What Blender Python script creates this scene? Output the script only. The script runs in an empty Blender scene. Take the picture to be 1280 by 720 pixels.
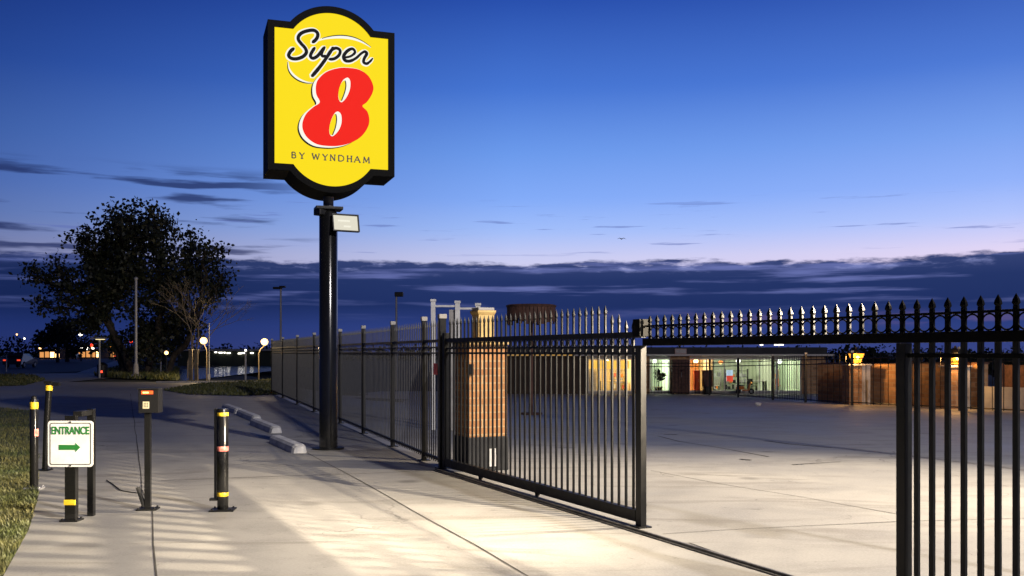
import bpy, bmesh, math, random
from mathutils import Vector, Matrix
random.seed(7)
R = math.radians
S = bpy.context.scene
COL = S.collection

# ------------------------------------------------------------------ camera
CAMZ, FPX, HZN = 1.6, 1200.0, 440.0          # eye height, focal length and horizon of a 1280x720 frame
cam = bpy.data.objects.new('camera', bpy.data.cameras.new('camera'))
COL.objects.link(cam)
cam.location = (0, 0, CAMZ)
cam.rotation_euler = (R(90), 0, 0)
cam.data.sensor_width = 36
cam.data.lens = 36 * FPX / 1280
cam.data.shift_y = (HZN - 360) / 1280
cam.data.clip_end = 6000
S.camera = cam
S.view_settings.view_transform = 'Standard'
S.view_settings.look = 'None'
S.view_settings.exposure = 0.0
S.view_settings.gamma = 1
S.cycles.use_denoising = True
S.cycles.max_bounces = 6
S.cycles.sample_clamp_indirect = 4


def lin(r, g, b):
    def f(c):
        c /= 255.0
        return c / 12.92 if c <= .04045 else ((c + .055) / 1.055) ** 2.4
    return (f(r), f(g), f(b), 1)


class NT:
    """small helper to write node trees as expressions"""
    def __init__(self, tree):
        self.t = tree; tree.nodes.clear(); self.L = tree.links

    def n(self, typ, **kw):
        nd = self.t.nodes.new(typ)
        for k, v in kw.items():
            setattr(nd, k, v)
        return nd

    def put(self, sock, v):
        if isinstance(v, bpy.types.NodeSocket):
            self.L.new(v, sock)
        else:
            sock.default_value = v

    def m(self, op, a, b=0.0, c=0.0, clamp=False):
        nd = self.n('ShaderNodeMath', operation=op); nd.use_clamp = clamp
        self.put(nd.inputs[0], a); self.put(nd.inputs[1], b); self.put(nd.inputs[2], c)
        return nd.outputs[0]

    def mix(self, f, a, b, mode='MIX'):
        nd = self.n('ShaderNodeMix', data_type='RGBA', blend_type=mode)
        nd.clamp_factor = True
        self.put(nd.inputs[0], f); self.put(nd.inputs[6], a); self.put(nd.inputs[7], b)
        return nd.outputs[2]

    def ramp(self, f, stops, interp='LINEAR'):
        nd = self.n('ShaderNodeValToRGB'); cr = nd.color_ramp; cr.interpolation = interp
        while len(cr.elements) < len(stops):
            cr.elements.new(.5)
        for e, (p, c) in zip(cr.elements, stops):
            e.position = p; e.color = c if hasattr(c, '__len__') else (c, c, c, 1)
        self.put(nd.inputs[0], f)
        return nd.outputs[0]

    def sm(self, v, a, b):
        nd = self.n('ShaderNodeMapRange', interpolation_type='SMOOTHSTEP')
        self.put(nd.inputs[0], v); nd.inputs[1].default_value = a; nd.inputs[2].default_value = b
        return nd.outputs[0]

    def comb(self, x, y, z=0.0):
        nd = self.n('ShaderNodeCombineXYZ')
        self.put(nd.inputs[0], x); self.put(nd.inputs[1], y); self.put(nd.inputs[2], z)
        return nd.outputs[0]

    def noise(self, vec, scale, detail=4, rough=.55, dist=0.0):
        nd = self.n('ShaderNodeTexNoise')
        if vec is not None: self.put(nd.inputs['Vector'], vec)
        nd.inputs['Scale'].default_value = scale; nd.inputs['Detail'].default_value = detail
        nd.inputs['Roughness'].default_value = rough; nd.inputs['Distortion'].default_value = dist
        return nd.outputs[0]


# ------------------------------------------------------------------ dusk sky
world = bpy.data.worlds.new('World'); S.world = world; world.use_nodes = True
T = NT(world.node_tree)
sep = T.n('ShaderNodeSeparateXYZ')
T.L.new(T.n('ShaderNodeTexCoord').outputs['Generated'], sep.inputs[0])
wx, wy, wz = sep.outputs
az = T.m('ARCTAN2', wx, wy)
el = T.m('DIVIDE', T.m('ARCSINE', wz), math.pi / 2)
clear = T.ramp(el, [(0, lin(190, 180, 215)), (.045, lin(222, 208, 234)), (.062, lin(206, 205, 240)), (.08, lin(165, 190, 248)),
                    (.10, lin(135, 172, 246)), (.13, lin(110, 154, 234)), (.17, lin(72, 118, 210)), (.224, lin(42, 80, 172)),
                    (.36, lin(14, 30, 92)), (1, lin(5, 10, 36))])
side = T.ramp(T.m('ADD', T.m('MULTIPLY', az, .5), .5), [(.0, (.05, .07, .12, 1)), (.2, (.2, .25, .36, 1)), (.29, (.40, .45, .56, 1)), (.40, (.70, .75, .82, 1)), (.5, (.95, 1, 1.02, 1)),
                    (.62, (1.05, 1.03, 1.03, 1)), (.74, (1.22, 1.1, 1.05, 1)), (.85, (.8, .75, .8, 1)), (1, (.2, .22, .3, 1))])
clear = T.mix(1.0, clear, side, 'MULTIPLY')
# cloud bank lying on the horizon
e100 = T.m('MULTIPLY', el, 90)                                   # degrees
nA = T.noise(T.comb(T.m('MULTIPLY', az, 9), T.m('MULTIPLY', e100, .9)), 1.0, 6, .6)
nB = T.noise(T.comb(T.m('MULTIPLY', az, 30), T.m('MULTIPLY', e100, 2.2), 4.0), 1.0, 5, .6)
nC = T.noise(T.comb(T.m('MULTIPLY', az, 5), T.m('MULTIPLY', e100, 1.5), 9.0), 1.0, 5, .55)
edge = T.m('ADD', T.m('ADD', e100, T.m('MULTIPLY', T.m('SUBTRACT', nA, .5), 1.5)), T.m('MULTIPLY', T.m('SUBTRACT', nB, .5), .9))
bank = T.sm(edge, 5.42, 5.1)
bankc = T.ramp(T.m('DIVIDE', e100, 6), [(0, lin(56, 68, 130)), (.25, lin(44, 62, 126)), (.45, lin(31, 48, 100)), (.7, lin(36, 53, 104)), (.9, lin(54, 68, 118))])
streak = T.m('MULTIPLY', T.sm(nC, .50, .68), T.sm(e100, 1.5, 4.0))
bankc = T.mix(T.m('MULTIPLY', streak, .8), bankc, lin(112, 122, 186))
rim = T.m('MULTIPLY', T.m('MULTIPLY', T.sm(edge, 4.6, 5.15), T.sm(nB, .5, .7)), .5)
bankc = T.mix(rim, bankc, lin(150, 158, 215))
pink = T.m('MULTIPLY', T.m('MULTIPLY', T.sm(e100, 1.3, 1.8), T.sm(e100, 2.5, 2.05)), T.sm(nA, .47, .6))
bankc = T.mix(T.m('MULTIPLY', T.m('MULTIPLY', pink, T.sm(az, 0.0, .12)), .2), bankc, lin(150, 118, 160))
bankc = T.mix(T.sm(az, -.1, -.45), bankc, T.mix(1.0, bankc, (.55, .62, .70, 1), 'MULTIPLY'))
sky = T.mix(bank, clear, bankc)
# loose streaks higher up, mostly to the left
nD = T.noise(T.comb(T.m('MULTIPLY', az, 6.5), T.m('MULTIPLY', e100, 1.25), 2.3), 1.0, 5, .5)
lf = T.m('MULTIPLY', T.m('MULTIPLY', T.sm(nD, .52, .63), T.sm(az, -.16, -.30)), T.m('MULTIPLY', T.sm(e100, 5.0, 5.6), T.sm(e100, 10.6, 9.6)))
sky = T.mix(T.m('MULTIPLY', lf, .85), sky, lin(33, 46, 96))
nE = T.noise(T.comb(T.m('MULTIPLY', az, 9), T.m('MULTIPLY', e100, 3.2), 7.1), 1.0, 6, .55)
rf = T.m('MULTIPLY', T.sm(nE, .60, .68), T.m('MULTIPLY', T.sm(e100, 5.4, 6.2), T.sm(e100, 9.3, 8.2)))
sky = T.mix(T.m('MULTIPLY', rf, .55), sky, lin(96, 112, 180))
nis = T.n('ShaderNodeTexSky', sky_type='NISHITA'); nis.sun_disc = False
nis.sun_elevation = R(-6); nis.sun_rotation = R(30)
bgA = T.n('ShaderNodeBackground'); T.put(bgA.inputs[0], sky); bgA.inputs[1].default_value = 1.0
bgB = T.n('ShaderNodeBackground'); T.put(bgB.inputs[0], nis.outputs[0]); bgB.inputs[1].default_value = .01
ad = T.n('ShaderNodeAddShader'); T.L.new(bgA.outputs[0], ad.inputs[0]); T.L.new(bgB.outputs[0], ad.inputs[1])
wo = T.n('ShaderNodeOutputWorld'); T.L.new(ad.outputs[0], wo.inputs[0])


def lamp(name, kind, loc, power, color, radius=.05, rot=None, size=None, spot=None):
    d = bpy.data.lights.new(name, kind)
    d.energy = power; d.color = color
    if kind == 'SUN': d.angle = radius
    elif kind != 'AREA': d.shadow_soft_size = radius
    if size: d.size = size
    if spot: d.spot_size = R(spot); d.spot_blend = .6
    o = bpy.data.objects.new(name, d); COL.objects.link(o); o.location = loc
    if rot: o.rotation_euler = rot
    return o


# last glow of the sun, nearly gone behind the bank on the right
lamp('sun', 'SUN', (0, 0, 50), .03, (1, .8, .85), R(20), (R(80), 0, R(150)))
WARM = (1.0, .83, .60)
def flood(name, loc, target, power, cone, radius, color=WARM):
    rot = (Vector(target) - Vector(loc)).to_track_quat('-Z', 'Y').to_euler()
    o = lamp(name, 'SPOT', loc, power, color, radius, rot, None, cone); o.data.spot_blend = 1.0
    return o


KX, KY = 3.8, 6.35                             # low floodlight post beside the near fence
MX, MY, MZ = 7.4, 10.6, 8.0                    # taller mast out in the courtyard
NX, NY, NZ = 14.0, -7.0, 16.0                   # unseen fill light added behind the viewer
for kz, kp, ka, kc in ((2.38, 9800, (-5.0, 10.2, 1.1), 62), (2.8, 2900, (-1.8, 8.4, .55), 58), (3.5, 420, (.3, 7.5, 0), 60)):  # the two upper floods are added to spread the bands of spear shadows
    flood('low_flood_light', (KX, KY, kz), ka, kp, kc, .014)
flood('courtyard_flood_light', (MX, MY, MZ), (2.6, 10.2, 0), 10500, 80, .12)
lamp('unseen_fill_light', 'POINT', (NX, NY, NZ), 26000, (1.0, .94, .93), .4)  # fill without a mast, added to even out the ground light

# ------------------------------------------------------------------ helpers
def sstep(a, b, v):
    t = max(0, min(1, (v - a) / (b - a))); return t * t * (3 - 2 * t)


FD = Vector((-.327, .945)).normalized()      # direction of the long fence
F0 = Vector((-.96, 13.2))                    # gate post, start of the long fence


def hgt(x, y):
    """the courtyard falls gently away behind the fence, the rest is level"""
    d = (x - F0.x) * FD.y - (y - F0.y) * FD.x
    return -.022 * max(0, min(y - 14, 50)) * sstep(.3, 6, d)


def gp(px, py):
    """ground point seen at a pixel of the 1280x720 frame"""
    lo, hi = 1.0, 4000.0
    t = (px - 640) / FPX
    for _ in range(60):
        y = (lo + hi) / 2
        v = HZN + FPX * (CAMZ - hgt(t * y, y)) / y
        if v > py: lo = y
        else: hi = y
    return Vector((t * y, y, hgt(t * y, y)))


def at(px, Y):
    x = (px - 640) / FPX * Y
    return Vector((x, Y, hgt(x, Y)))


def zat(py, Y):
    return CAMZ + (HZN - py) / FPX * Y


def mat(name, base, rough=.6, metal=0.0, spec=.5, build=None):
    m = bpy.data.materials.new(name); m.use_nodes = True
    t = NT(m.node_tree)
    b = t.n('ShaderNodeBsdfPrincipled'); o = t.n('ShaderNodeOutputMaterial')
    t.L.new(b.outputs[0], o.inputs[0])
    b.inputs['Base Color'].default_value = (*base, 1)
    b.inputs['Roughness'].default_value = rough; b.inputs['Metallic'].default_value = metal
    b.inputs['Specular IOR Level'].default_value = spec
    if build: build(t, b)
    return m


def bump(t, b, h, strength, dist=.01):
    n = t.n('ShaderNodeBump'); n.inputs['Strength'].default_value = strength; n.inputs['Distance'].default_value = dist
    t.put(n.inputs['Height'], h); t.L.new(n.outputs[0], b.inputs['Normal'])


def ocoord(t):
    return t.n('ShaderNodeTexCoord').outputs['Object']


def vary(c1, c2, scale=3.0, detail=5, bmp=0.0):
    def f(t, b):
        n = t.noise(ocoord(t), scale, detail, .6)
        t.put(b.inputs['Base Color'], t.mix(t.sm(n, .3, .7), (*c1, 1), (*c2, 1)))
        if bmp: bump(t, b, n, bmp)
    return f


def emis(name, col, strength, sampling=True, base=None, spec=.5):
    m = bpy.data.materials.new(name); m.use_nodes = True
    t = NT(m.node_tree)
    b = t.n('ShaderNodeBsdfPrincipled'); o = t.n('ShaderNodeOutputMaterial'); t.L.new(b.outputs[0], o.inputs[0])
    b.inputs['Base Color'].default_value = (*(base or [c * .5 for c in col[:3]]), 1)
    b.inputs['Roughness'].default_value = .5; b.inputs['Specular IOR Level'].default_value = spec
    b.inputs['Emission Color'].default_value = (*col[:3], 1); b.inputs['Emission Strength'].default_value = strength
    if not sampling: m.cycles.emission_sampling = 'NONE'
    return m


def concrete_nodes(t, b):
    c = ocoord(t)
    big = t.noise(c, .22, 4, .6, .6); med = t.noise(c, 1.3, 6, .65); fine = t.noise(c, 45, 3, .7)
    mp = t.n('ShaderNodeMapping'); t.L.new(c, mp.inputs[0]); mp.inputs['Scale'].default_value = (.5, 2.2, 1); mp.inputs['Rotation'].default_value = (0, 0, .25)
    st = t.noise(mp.outputs[0], .9, 6, .62, 1.2)
    col = t.mix(t.sm(big, .3, .7), (.22, .214, .202, 1), (.32, .31, .292, 1))
    col = t.mix(t.m('MULTIPLY', t.sm(med, .42, .70), .68), col, (.19, .185, .175, 1))
    col = t.mix(t.m('MULTIPLY', t.sm(st, .50, .68), .78), col, (.16, .15, .135, 1))
    sp = t.noise(c, 3.2, 7, .72, 1.5)
    col = t.mix(t.m('MULTIPLY', t.sm(sp, .61, .70), .7), col, (.075, .07, .06, 1))
    col = t.mix(t.m('MULTIPLY', t.sm(fine, .35, .75), .3), col, (.42, .41, .39, 1))
    ov = t.n('ShaderNodeTexVoronoi'); ov.inputs['Scale'].default_value = .95; t.L.new(c, ov.inputs['Vector'])
    osep = t.n('ShaderNodeSeparateColor'); t.L.new(ov.outputs['Color'], osep.inputs[0])
    od = t.m('ADD', ov.outputs['Distance'], t.m('MULTIPLY', t.m('SUBTRACT', med, .5), .22))
    oil = t.m('MULTIPLY', t.sm(od, .22, .08), t.sm(osep.outputs[0], .5, .7))
    col = t.mix(t.m('MULTIPLY', oil, .6), col, (.07, .065, .058, 1))
    # hairline cracks, only here and there
    w = t.n('ShaderNodeTexVoronoi', feature='DISTANCE_TO_EDGE'); w.inputs['Scale'].default_value = .32
    dn = t.n('ShaderNodeTexNoise'); dn.inputs['Scale'].default_value = 1.1; dn.inputs['Detail'].default_value = 5
    vm = t.n('ShaderNodeVectorMath', operation='MULTIPLY_ADD'); t.L.new(dn.outputs[1], vm.inputs[0]); vm.inputs[1].default_value = (1.3, 1.3, 0); t.L.new(c, vm.inputs[2])
    t.L.new(c, dn.inputs['Vector']); t.L.new(vm.outputs[0], w.inputs['Vector'])
    cr = t.m('MULTIPLY', t.sm(w.outputs[0], .004, .001), t.sm(big, .54, .60))
    col = t.mix(t.m('MULTIPLY', cr, .5), col, (.05, .045, .04, 1))
    t.put(b.inputs['Base Color'], col)
    t.put(b.inputs['Roughness'], t.ramp(big, [(.3, .5), (.7, .78)]))
    h = t.m('ADD', t.m('MULTIPLY', med, .6), t.m('MULTIPLY', fine, .25))
    bump(t, b, h, .5, .014)


def brick_nodes(c1, c2, mortar, scale=1.0):
    def f(t, b):
        s = t.n('ShaderNodeSeparateXYZ'); t.L.new(ocoord(t), s.inputs[0])
        v = t.comb(t.m('ADD', s.outputs[0], s.outputs[1]), s.outputs[2])
        k = t.n('ShaderNodeTexBrick'); t.L.new(v, k.inputs['Vector'])
        k.inputs['Color1'].default_value = (*c1, 1); k.inputs['Color2'].default_value = (*c2, 1); k.inputs['Mortar'].default_value = (*mortar, 1)
        k.inputs['Scale'].default_value = 1 / scale
        k.inputs['Brick Width'].default_value = .215; k.inputs['Row Height'].default_value = .073
        k.inputs['Mortar Size'].default_value = .007; k.inputs['Bias'].default_value = -.1
        n = t.noise(ocoord(t), 6, 5)
        t.put(b.inputs['Base Color'], t.mix(t.m('MULTIPLY', t.sm(n, .35, .7), .4), k.outputs[0], (c1[0] * .4, c1[1] * .4, c1[2] * .4, 1)))
        bump(t, b, t.m('SUBTRACT', 1.0, k.outputs[1]), .5, .008)
    return f


def paint_nodes(t, b):
    n = t.noise(ocoord(t), 14, 5, .6); f = t.noise(ocoord(t), 160, 2)
    t.put(b.inputs['Base Color'], t.mix(t.sm(n, .35, .75), (.006, .0062, .0064, 1), (.012, .0116, .0108, 1)))
    t.put(b.inputs['Roughness'], t.ramp(n, [(.3, .38), (.75, .6)])); b.inputs['Specular IOR Level'].default_value = .3
    bump(t, b, f, .08, .002)


M = {}
M['concrete'] = mat('concrete', (.33, .32, .3), .65, build=concrete_nodes)
M['joint'] = mat('joint_filler', (.05, .046, .04), .9)
M['asphalt'] = mat('asphalt', (.05, .05, .055), .75, build=vary((.035, .036, .04), (.06, .06, .065), 2))
M['earth'] = mat('earth', (.04, .05, .02), .95, build=vary((.022, .03, .012), (.05, .05, .025), .3))
M['turf'] = mat('turf', (.05, .07, .02), .95, build=vary((.03, .045, .012), (.07, .075, .025), 1.2, 6, .4))
M['blade'] = mat('grass_blade', (.09, .11, .03), .6, build=vary((.055, .075, .018), (.15, .14, .045), .9, 4))
M['water'] = mat('water', (.01, .02, .05), .12, build=lambda t, b: bump(t, b, t.noise(ocoord(t), 1.5, 4), .25, .05))
M['black'] = mat('black_paint', (.01, .01, .01), .4, build=paint_nodes)
M['blacklit'] = mat('black_paint_lit', (.03, .03, .03), .5, spec=.4, build=vary((.035, .034, .033), (.055, .053, .05), 6))  # same black paint, lightened to put the lamplit sheen into the picket colour
M['blackdim'] = mat('black_paint_dimmed', (.0028, .0028, .0028), .55, spec=.08)  # same black paint, darkened in colour to offset the floodlights close by
M['blackpole'] = mat('black_pole_paint', (.008, .008, .008), .18)
M['cap'] = mat('pale_cap', (.4, .38, .34), .55)
M['dark'] = mat('dark_plastic', (.006, .006, .0065), .5, spec=.3)
M['steel'] = mat('worn_steel', (.12, .12, .12), .5, .6, build=vary((.07, .07, .07), (.16, .15, .14), 8))
M['cream'] = mat('cream_paint', (.6, .42, .16), .6, build=vary((.52, .36, .13), (.66, .47, .19), 5))
M['white'] = mat('white_paint', (.72, .71, .68), .55, build=vary((.6, .59, .56), (.76, .75, .72), 5))
M['wstop'] = mat('white_stop_paint', (.7, .69, .67), .7, build=vary((.5, .49, .47), (.74, .73, .71), 6, 6, .2))
M['stopred'] = mat('pink_red_paint', (.6, .06, .07), .5)
M['yellow'] = mat('yellow_tape', (.75, .5, .02), .5, build=vary((.55, .36, .01), (.8, .56, .03), 18))
M['pinkred'] = mat('red_reflector', (.75, .16, .12), .5, build=vary((.6, .1, .08), (.8, .3, .24), 30))
M['brick'] = mat('brick', (.4, .2, .1), .8, build=brick_nodes((.54, .26, .095), (.36, .15, .055), (.52, .36, .19), 1.35))
M['brickdk'] = mat('dark_brick', (.2, .1, .06), .85, build=brick_nodes((.48, .27, .13), (.24, .12, .06), (.34, .25, .16), 2.3))
M['blackbase'] = mat('black_plinth', (.02, .021, .022), .6, build=vary((.014, .015, .016), (.03, .03, .03), 4))
M['grey'] = mat('grey_render', (.33, .33, .34), .8, build=vary((.26, .26, .27), (.38, .38, .39), 2))
M['palecon'] = mat('pale_concrete', (.42, .4, .37), .8, build=vary((.34, .32, .3), (.46, .44, .41), 4))
M['darkwall'] = mat('dark_stained_wall', (.05, .03, .02), .85, build=vary((.035, .022, .014), (.065, .04, .026), 2))
M['wood'] = mat('weathered_wood', (.16, .12, .08), .85, build=vary((.11, .08, .05), (.2, .16, .1), 5))
M['brown'] = mat('brown_wood', (.1, .045, .03), .8, build=vary((.06, .028, .02), (.13, .06, .04), 6))
M['bark'] = mat('bark', (.05, .04, .03), .95, build=vary((.03, .025, .02), (.07, .055, .04), 4, 5, .5))
M['barebark'] = mat('pale_bark', (.15, .125, .1), .9)
M['leaf'] = mat('leaf', (.035, .045, .018), .55, build=vary((.010, .014, .005), (.026, .031, .013), .5, 3))
M['leafdk'] = mat('far_leaf', (.02, .028, .014), .9, build=vary((.012, .018, .009), (.03, .036, .018), .15, 4))
M['galv'] = mat('galvanised_steel', (.35, .35, .36), .55, .3)
M['roofdk'] = mat('dark_roof', (.03, .03, .035), .8, build=vary((.02, .02, .024), (.04, .04, .045), 1))
M['fascia'] = mat('pale_fascia', (.5, .46, .42), .7)
M['roomwarm'] = mat('warm_wall', (.7, .55, .28), .8)
M['roomgreen'] = mat('pale_green_wall', (.55, .62, .46), .8)
M['roomor'] = mat('orange_wall', (.7, .4, .18), .8)
M['floor'] = mat('tile_floor', (.35, .33, .28), .5)
M['orange'] = mat('orange_enamel', (.7, .2, .02), .4)
M['redwood'] = mat('red_cabinet', (.35, .05, .03), .5)
M['green'] = mat('sign_green', (.02, .17, .03), .5)
M['signwhite'] = mat('sign_white', (.78, .76, .73), .4, build=vary((.70, .68, .65), (.82, .80, .77), 9))
M['ink'] = mat('dark_ink', (.02, .025, .02), .5)
M['carbody'] = mat('dark_car_paint', (.02, .022, .03), .3)
M['rubber'] = mat('rubber', (.015, .015, .015), .85)
def glass_nodes(t, b):
    b.inputs['Transmission Weight'].default_value = 1.0; b.inputs['IOR'].default_value = 1.05
    b.inputs['Roughness'].default_value = 0.0
M['glass'] = mat('clear_glass', (.95, .97, .97), 0, spec=.3, build=glass_nodes)
M['darkglass'] = mat('dark_glass', (.01, .012, .015), .1)
# backlit sign colours
M['s_yellow'] = emis('backlit_yellow', lin(255, 226, 8), .97, base=(.02, .02, .02), spec=0.0)
M['s_red'] = emis('backlit_red', lin(250, 28, 12), .95, base=(.02, .02, .02), spec=0.0)
M['s_white'] = emis('backlit_white', lin(255, 253, 240), .97, base=(.02, .02, .02), spec=0.0)
M['sign_frame'] = mat('sign_frame_paint', (.007, .007, .007), .7, spec=.06)
M['s_ink'] = mat('sign_ink', (.018, .018, .02), .5, spec=0.0)
M['s_brown'] = mat('sign_brown_ink', (.06, .04, .005), .5)
M['lens'] = emis('floodlight_lens', (.86, .82, .66), .8, base=(.1, .1, .09), spec=.05)
M['lensglint'] = emis('bulb_glint', (1, .97, .8), .85, base=(.1, .1, .1), spec=0.0)  # reflection of the bulb on the lens, put in as a glow
M['lamp_globe'] = emis('lamp_globe', (1, .66, .24), 2.3)
M['amber'] = emis('amber_lantern', (1, .38, .03), 1.35)
M['amberhot'] = emis('lantern_flame', (1, .72, .2), 9)
M['far_warm'] = emis('far_warm_light', (1, .55, .2), 5, False)
M['far_white'] = emis('far_white_light', (1, .93, .8), 5, False)
M['far_red'] = emis('far_red_light', (1, .05, .02), 4, False)
M['far_orange'] = emis('far_orange_light', (1, .32, .05), 4, False)
M['shopwarm'] = emis('lit_shopfront', (1, .42, .12), .8, False)
M['tail'] = emis('dim_tail_light', (1, .08, .03), 1.0, False)
M['tube'] = emis('ceiling_tube', (1, .95, .78), 6)
M['goldeave'] = emis('lit_eave_lamp', (1, .55, .1), .35)
M['display'] = emis('reader_display', (1, .12, .02), .7)
M['displayhot'] = emis('reader_display_text', (1, .6, .2), 2.2)
M['keypad'] = emis('reader_keypad', (.8, .68, .4), .55)
M['poster'] = emis('lit_poster', (.55, .75, 1), 1.0)
M['posterred'] = emis('lit_poster_red', (.9, .08, .05), .8)


class MB:
    def __init__(self): self.b = bmesh.new()

    def box(self, c, s, rz=0.0, bev=0.0, mtx=None):
        r = bmesh.ops.create_cube(self.b, size=1)
        mm = Matrix.Translation(c) @ Matrix.Rotation(rz, 4, 'Z') @ Matrix.Diagonal((*s, 1))
        if mtx: mm = mtx @ mm
        bmesh.ops.transform(self.b, matrix=mm, verts=r['verts'])
        if bev:
            es = list({e for v in r['verts'] for e in v.link_edges})
            bmesh.ops.bevel(self.b, geom=es, offset=bev, segments=2, affect='EDGES', profile=.7)
        return self

    def box2(self, a, b, bev=0.0):
        return self.box([(i + j) / 2 for i, j in zip(a, b)], [abs(j - i) for i, j in zip(a, b)], 0, bev)

    def bar(self, p, q, r1, r2=None, seg=10, cap=True):
        p, q = Vector(p), Vector(q); d = q - p
        r2 = r1 if r2 is None else r2
        k = bmesh.ops.create_cone(self.b, cap_ends=cap, segments=seg, radius1=max(r1, 1e-4), radius2=max(r2, 1e-4), depth=d.length)
        bmesh.ops.transform(self.b, matrix=Matrix.Translation((p + q) / 2) @ d.to_track_quat('Z', 'Y').to_matrix().to_4x4(), verts=k['verts'])
        return self

    def ball(self, c, r, seg=12, sc=(1, 1, 1)):
        k = bmesh.ops.create_uvsphere(self.b, u_segments=seg, v_segments=max(6, seg // 2 + 2), radius=r)
        bmesh.ops.transform(self.b, matrix=Matrix.Translation(c) @ Matrix.Diagonal((*sc, 1)), verts=k['verts'])
        return self

    def lathe(self, c, prof, seg=24):
        """profile of (radius, z) about a vertical axis"""
        rings = []
        for r, z in prof:
            rings.append([self.b.verts.new((c[0] + r * math.cos(2 * math.pi * i / seg), c[1] + r * math.sin(2 * math.pi * i / seg), c[2] + z)) for i in range(seg)])
        for a, b in zip(rings, rings[1:]):
            for i in range(seg):
                self.b.faces.new((a[i], a[(i + 1) % seg], b[(i + 1) % seg], b[i]))
        self.b.faces.new(rings[-1]); self.b.faces.new(rings[0][::-1])
        return self

    def plate(self, pts, y0, y1):
        """outline in local x-z given as points, extruded from y0 (front) to y1"""
        f = [self.b.verts.new((x, y0, z)) for x, z in pts]; k = [self.b.verts.new((x, y1, z)) for x, z in pts]
        fs = [self.b.faces.new(f), self.b.faces.new(k[::-1])]
        n = len(pts)
        for i in range(n):
            fs.append(self.b.faces.new((f[(i + 1) % n], f[i], k[i], k[(i + 1) % n])))
        bmesh.ops.recalc_face_normals(self.b, faces=fs)
        return self

    def stroke(self, pts, w, y0, y1):
        """thick line through x-z points; w a width or a list of widths"""
        n = len(pts)
        ws = w if hasattr(w, '__len__') else [w] * n
        P = [Vector(p) for p in pts]
        Lp, Rp = [], []
        for i in range(n):
            d = (P[min(i + 1, n - 1)] - P[max(i - 1, 0)]).normalized()
            nn = Vector((-d.y, d.x)) * ws[i] / 2
            Lp.append(P[i] + nn); Rp.append(P[i] - nn)
        d0 = (P[1] - P[0]).normalized() * ws[0] * .4; d1 = (P[-1] - P[-2]).normalized() * ws[-1] * .4
        for side_ in (0,):
            vs = {}
            def V(p, y): return self.b.verts.new((p.x, y, p.y))
            fl = [V(p, y0) for p in Lp]; fr = [V(p, y0) for p in Rp]; bl = [V(p, y1) for p in Lp]; br = [V(p, y1) for p in Rp]
            fs = []
            for i in range(n - 1):
                fs.append(self.b.faces.new((fl[i], fr[i], fr[i + 1], fl[i + 1])))
                fs.append(self.b.faces.new((fl[i], fl[i + 1], bl[i + 1], bl[i])))
                fs.append(self.b.faces.new((fr[i + 1], fr[i], br[i], br[i + 1])))
            s0f, s0b = V(P[0] - d0, y0), V(P[0] - d0, y1); s1f, s1b = V(P[-1] + d1, y0), V(P[-1] + d1, y1)
            fs += [self.b.faces.new((fl[0], s0f, fr[0])), self.b.faces.new((fl[-1], fr[-1], s1f))]
            fs += [self.b.faces.new((s0f, fl[0], bl[0], s0b)), self.b.faces.new((fr[0], s0f, s0b, br[0]))]
            fs += [self.b.faces.new((s1f, fr[-1], br[-1], s1b)), self.b.faces.new((fl[-1], s1f, s1b, bl[-1]))]
            for f in fs:
                f.normal_update()
        return self

    def ring(self, c, R_, r, ax='Y', seg=16, sec=6):
        rows = []
        for i in range(seg):
            a = 2 * math.pi * i / seg
            row = []
            for j in range(sec):
                b = 2 * math.pi * j / sec
                u, v, w = (R_ + r * math.cos(b)) * math.cos(a), (R_ + r * math.cos(b)) * math.sin(a), r * math.sin(b)
                row.append(self.b.verts.new((c[0] + u, c[1] + w, c[2] + v)))
            rows.append(row)
        for i in range(seg):
            for j in range(sec):
                self.b.faces.new((rows[i][j], rows[i][(j + 1) % sec], rows[(i + 1) % seg][(j + 1) % sec], rows[(i + 1) % seg][j]))
        return self

    def build(self, name, m, parent=None, smooth=False, loc=None, rz=0):
        me = bpy.data.meshes.new(name); self.b.to_mesh(me); self.b.free()
        me.materials.append(m)
        if smooth:
            me.polygons.foreach_set('use_smooth', [True] * len(me.polygons))
            me.set_sharp_from_angle(angle=R(40))
        o = bpy.data.objects.new(name, me); COL.objects.link(o)
        if parent: o.parent = parent
        if loc is not None: o.location = loc; o.rotation_euler = (0, 0, rz)
        return o


def tag(o, label=None, cat=None, group=None, kind=None):
    if label: o['label'] = label
    if cat: o['category'] = cat
    if group: o['group'] = group
    if kind: o['kind'] = kind
    return o


def thing(name, label, cat, loc, rz=0.0, group=None):
    o = bpy.data.objects.new(name, None); COL.objects.link(o)
    o.empty_display_size = .2; o.location = loc; o.rotation_euler = (0, 0, rz)
    return tag(o, label, cat, group)


def kids(o): return [c for c in bpy.data.objects if c.parent == o]


def copy_tree(o, parent=None, label=None):
    c = o.copy(); COL.objects.link(c)
    if parent: c.parent = parent
    if label: c['label'] = label
    for k in kids(o): copy_tree(k, c)
    return c


def dup(o, name, parent, loc):
    c = o.copy(); COL.objects.link(c); c.parent = parent; c.location = loc
    return c


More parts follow.
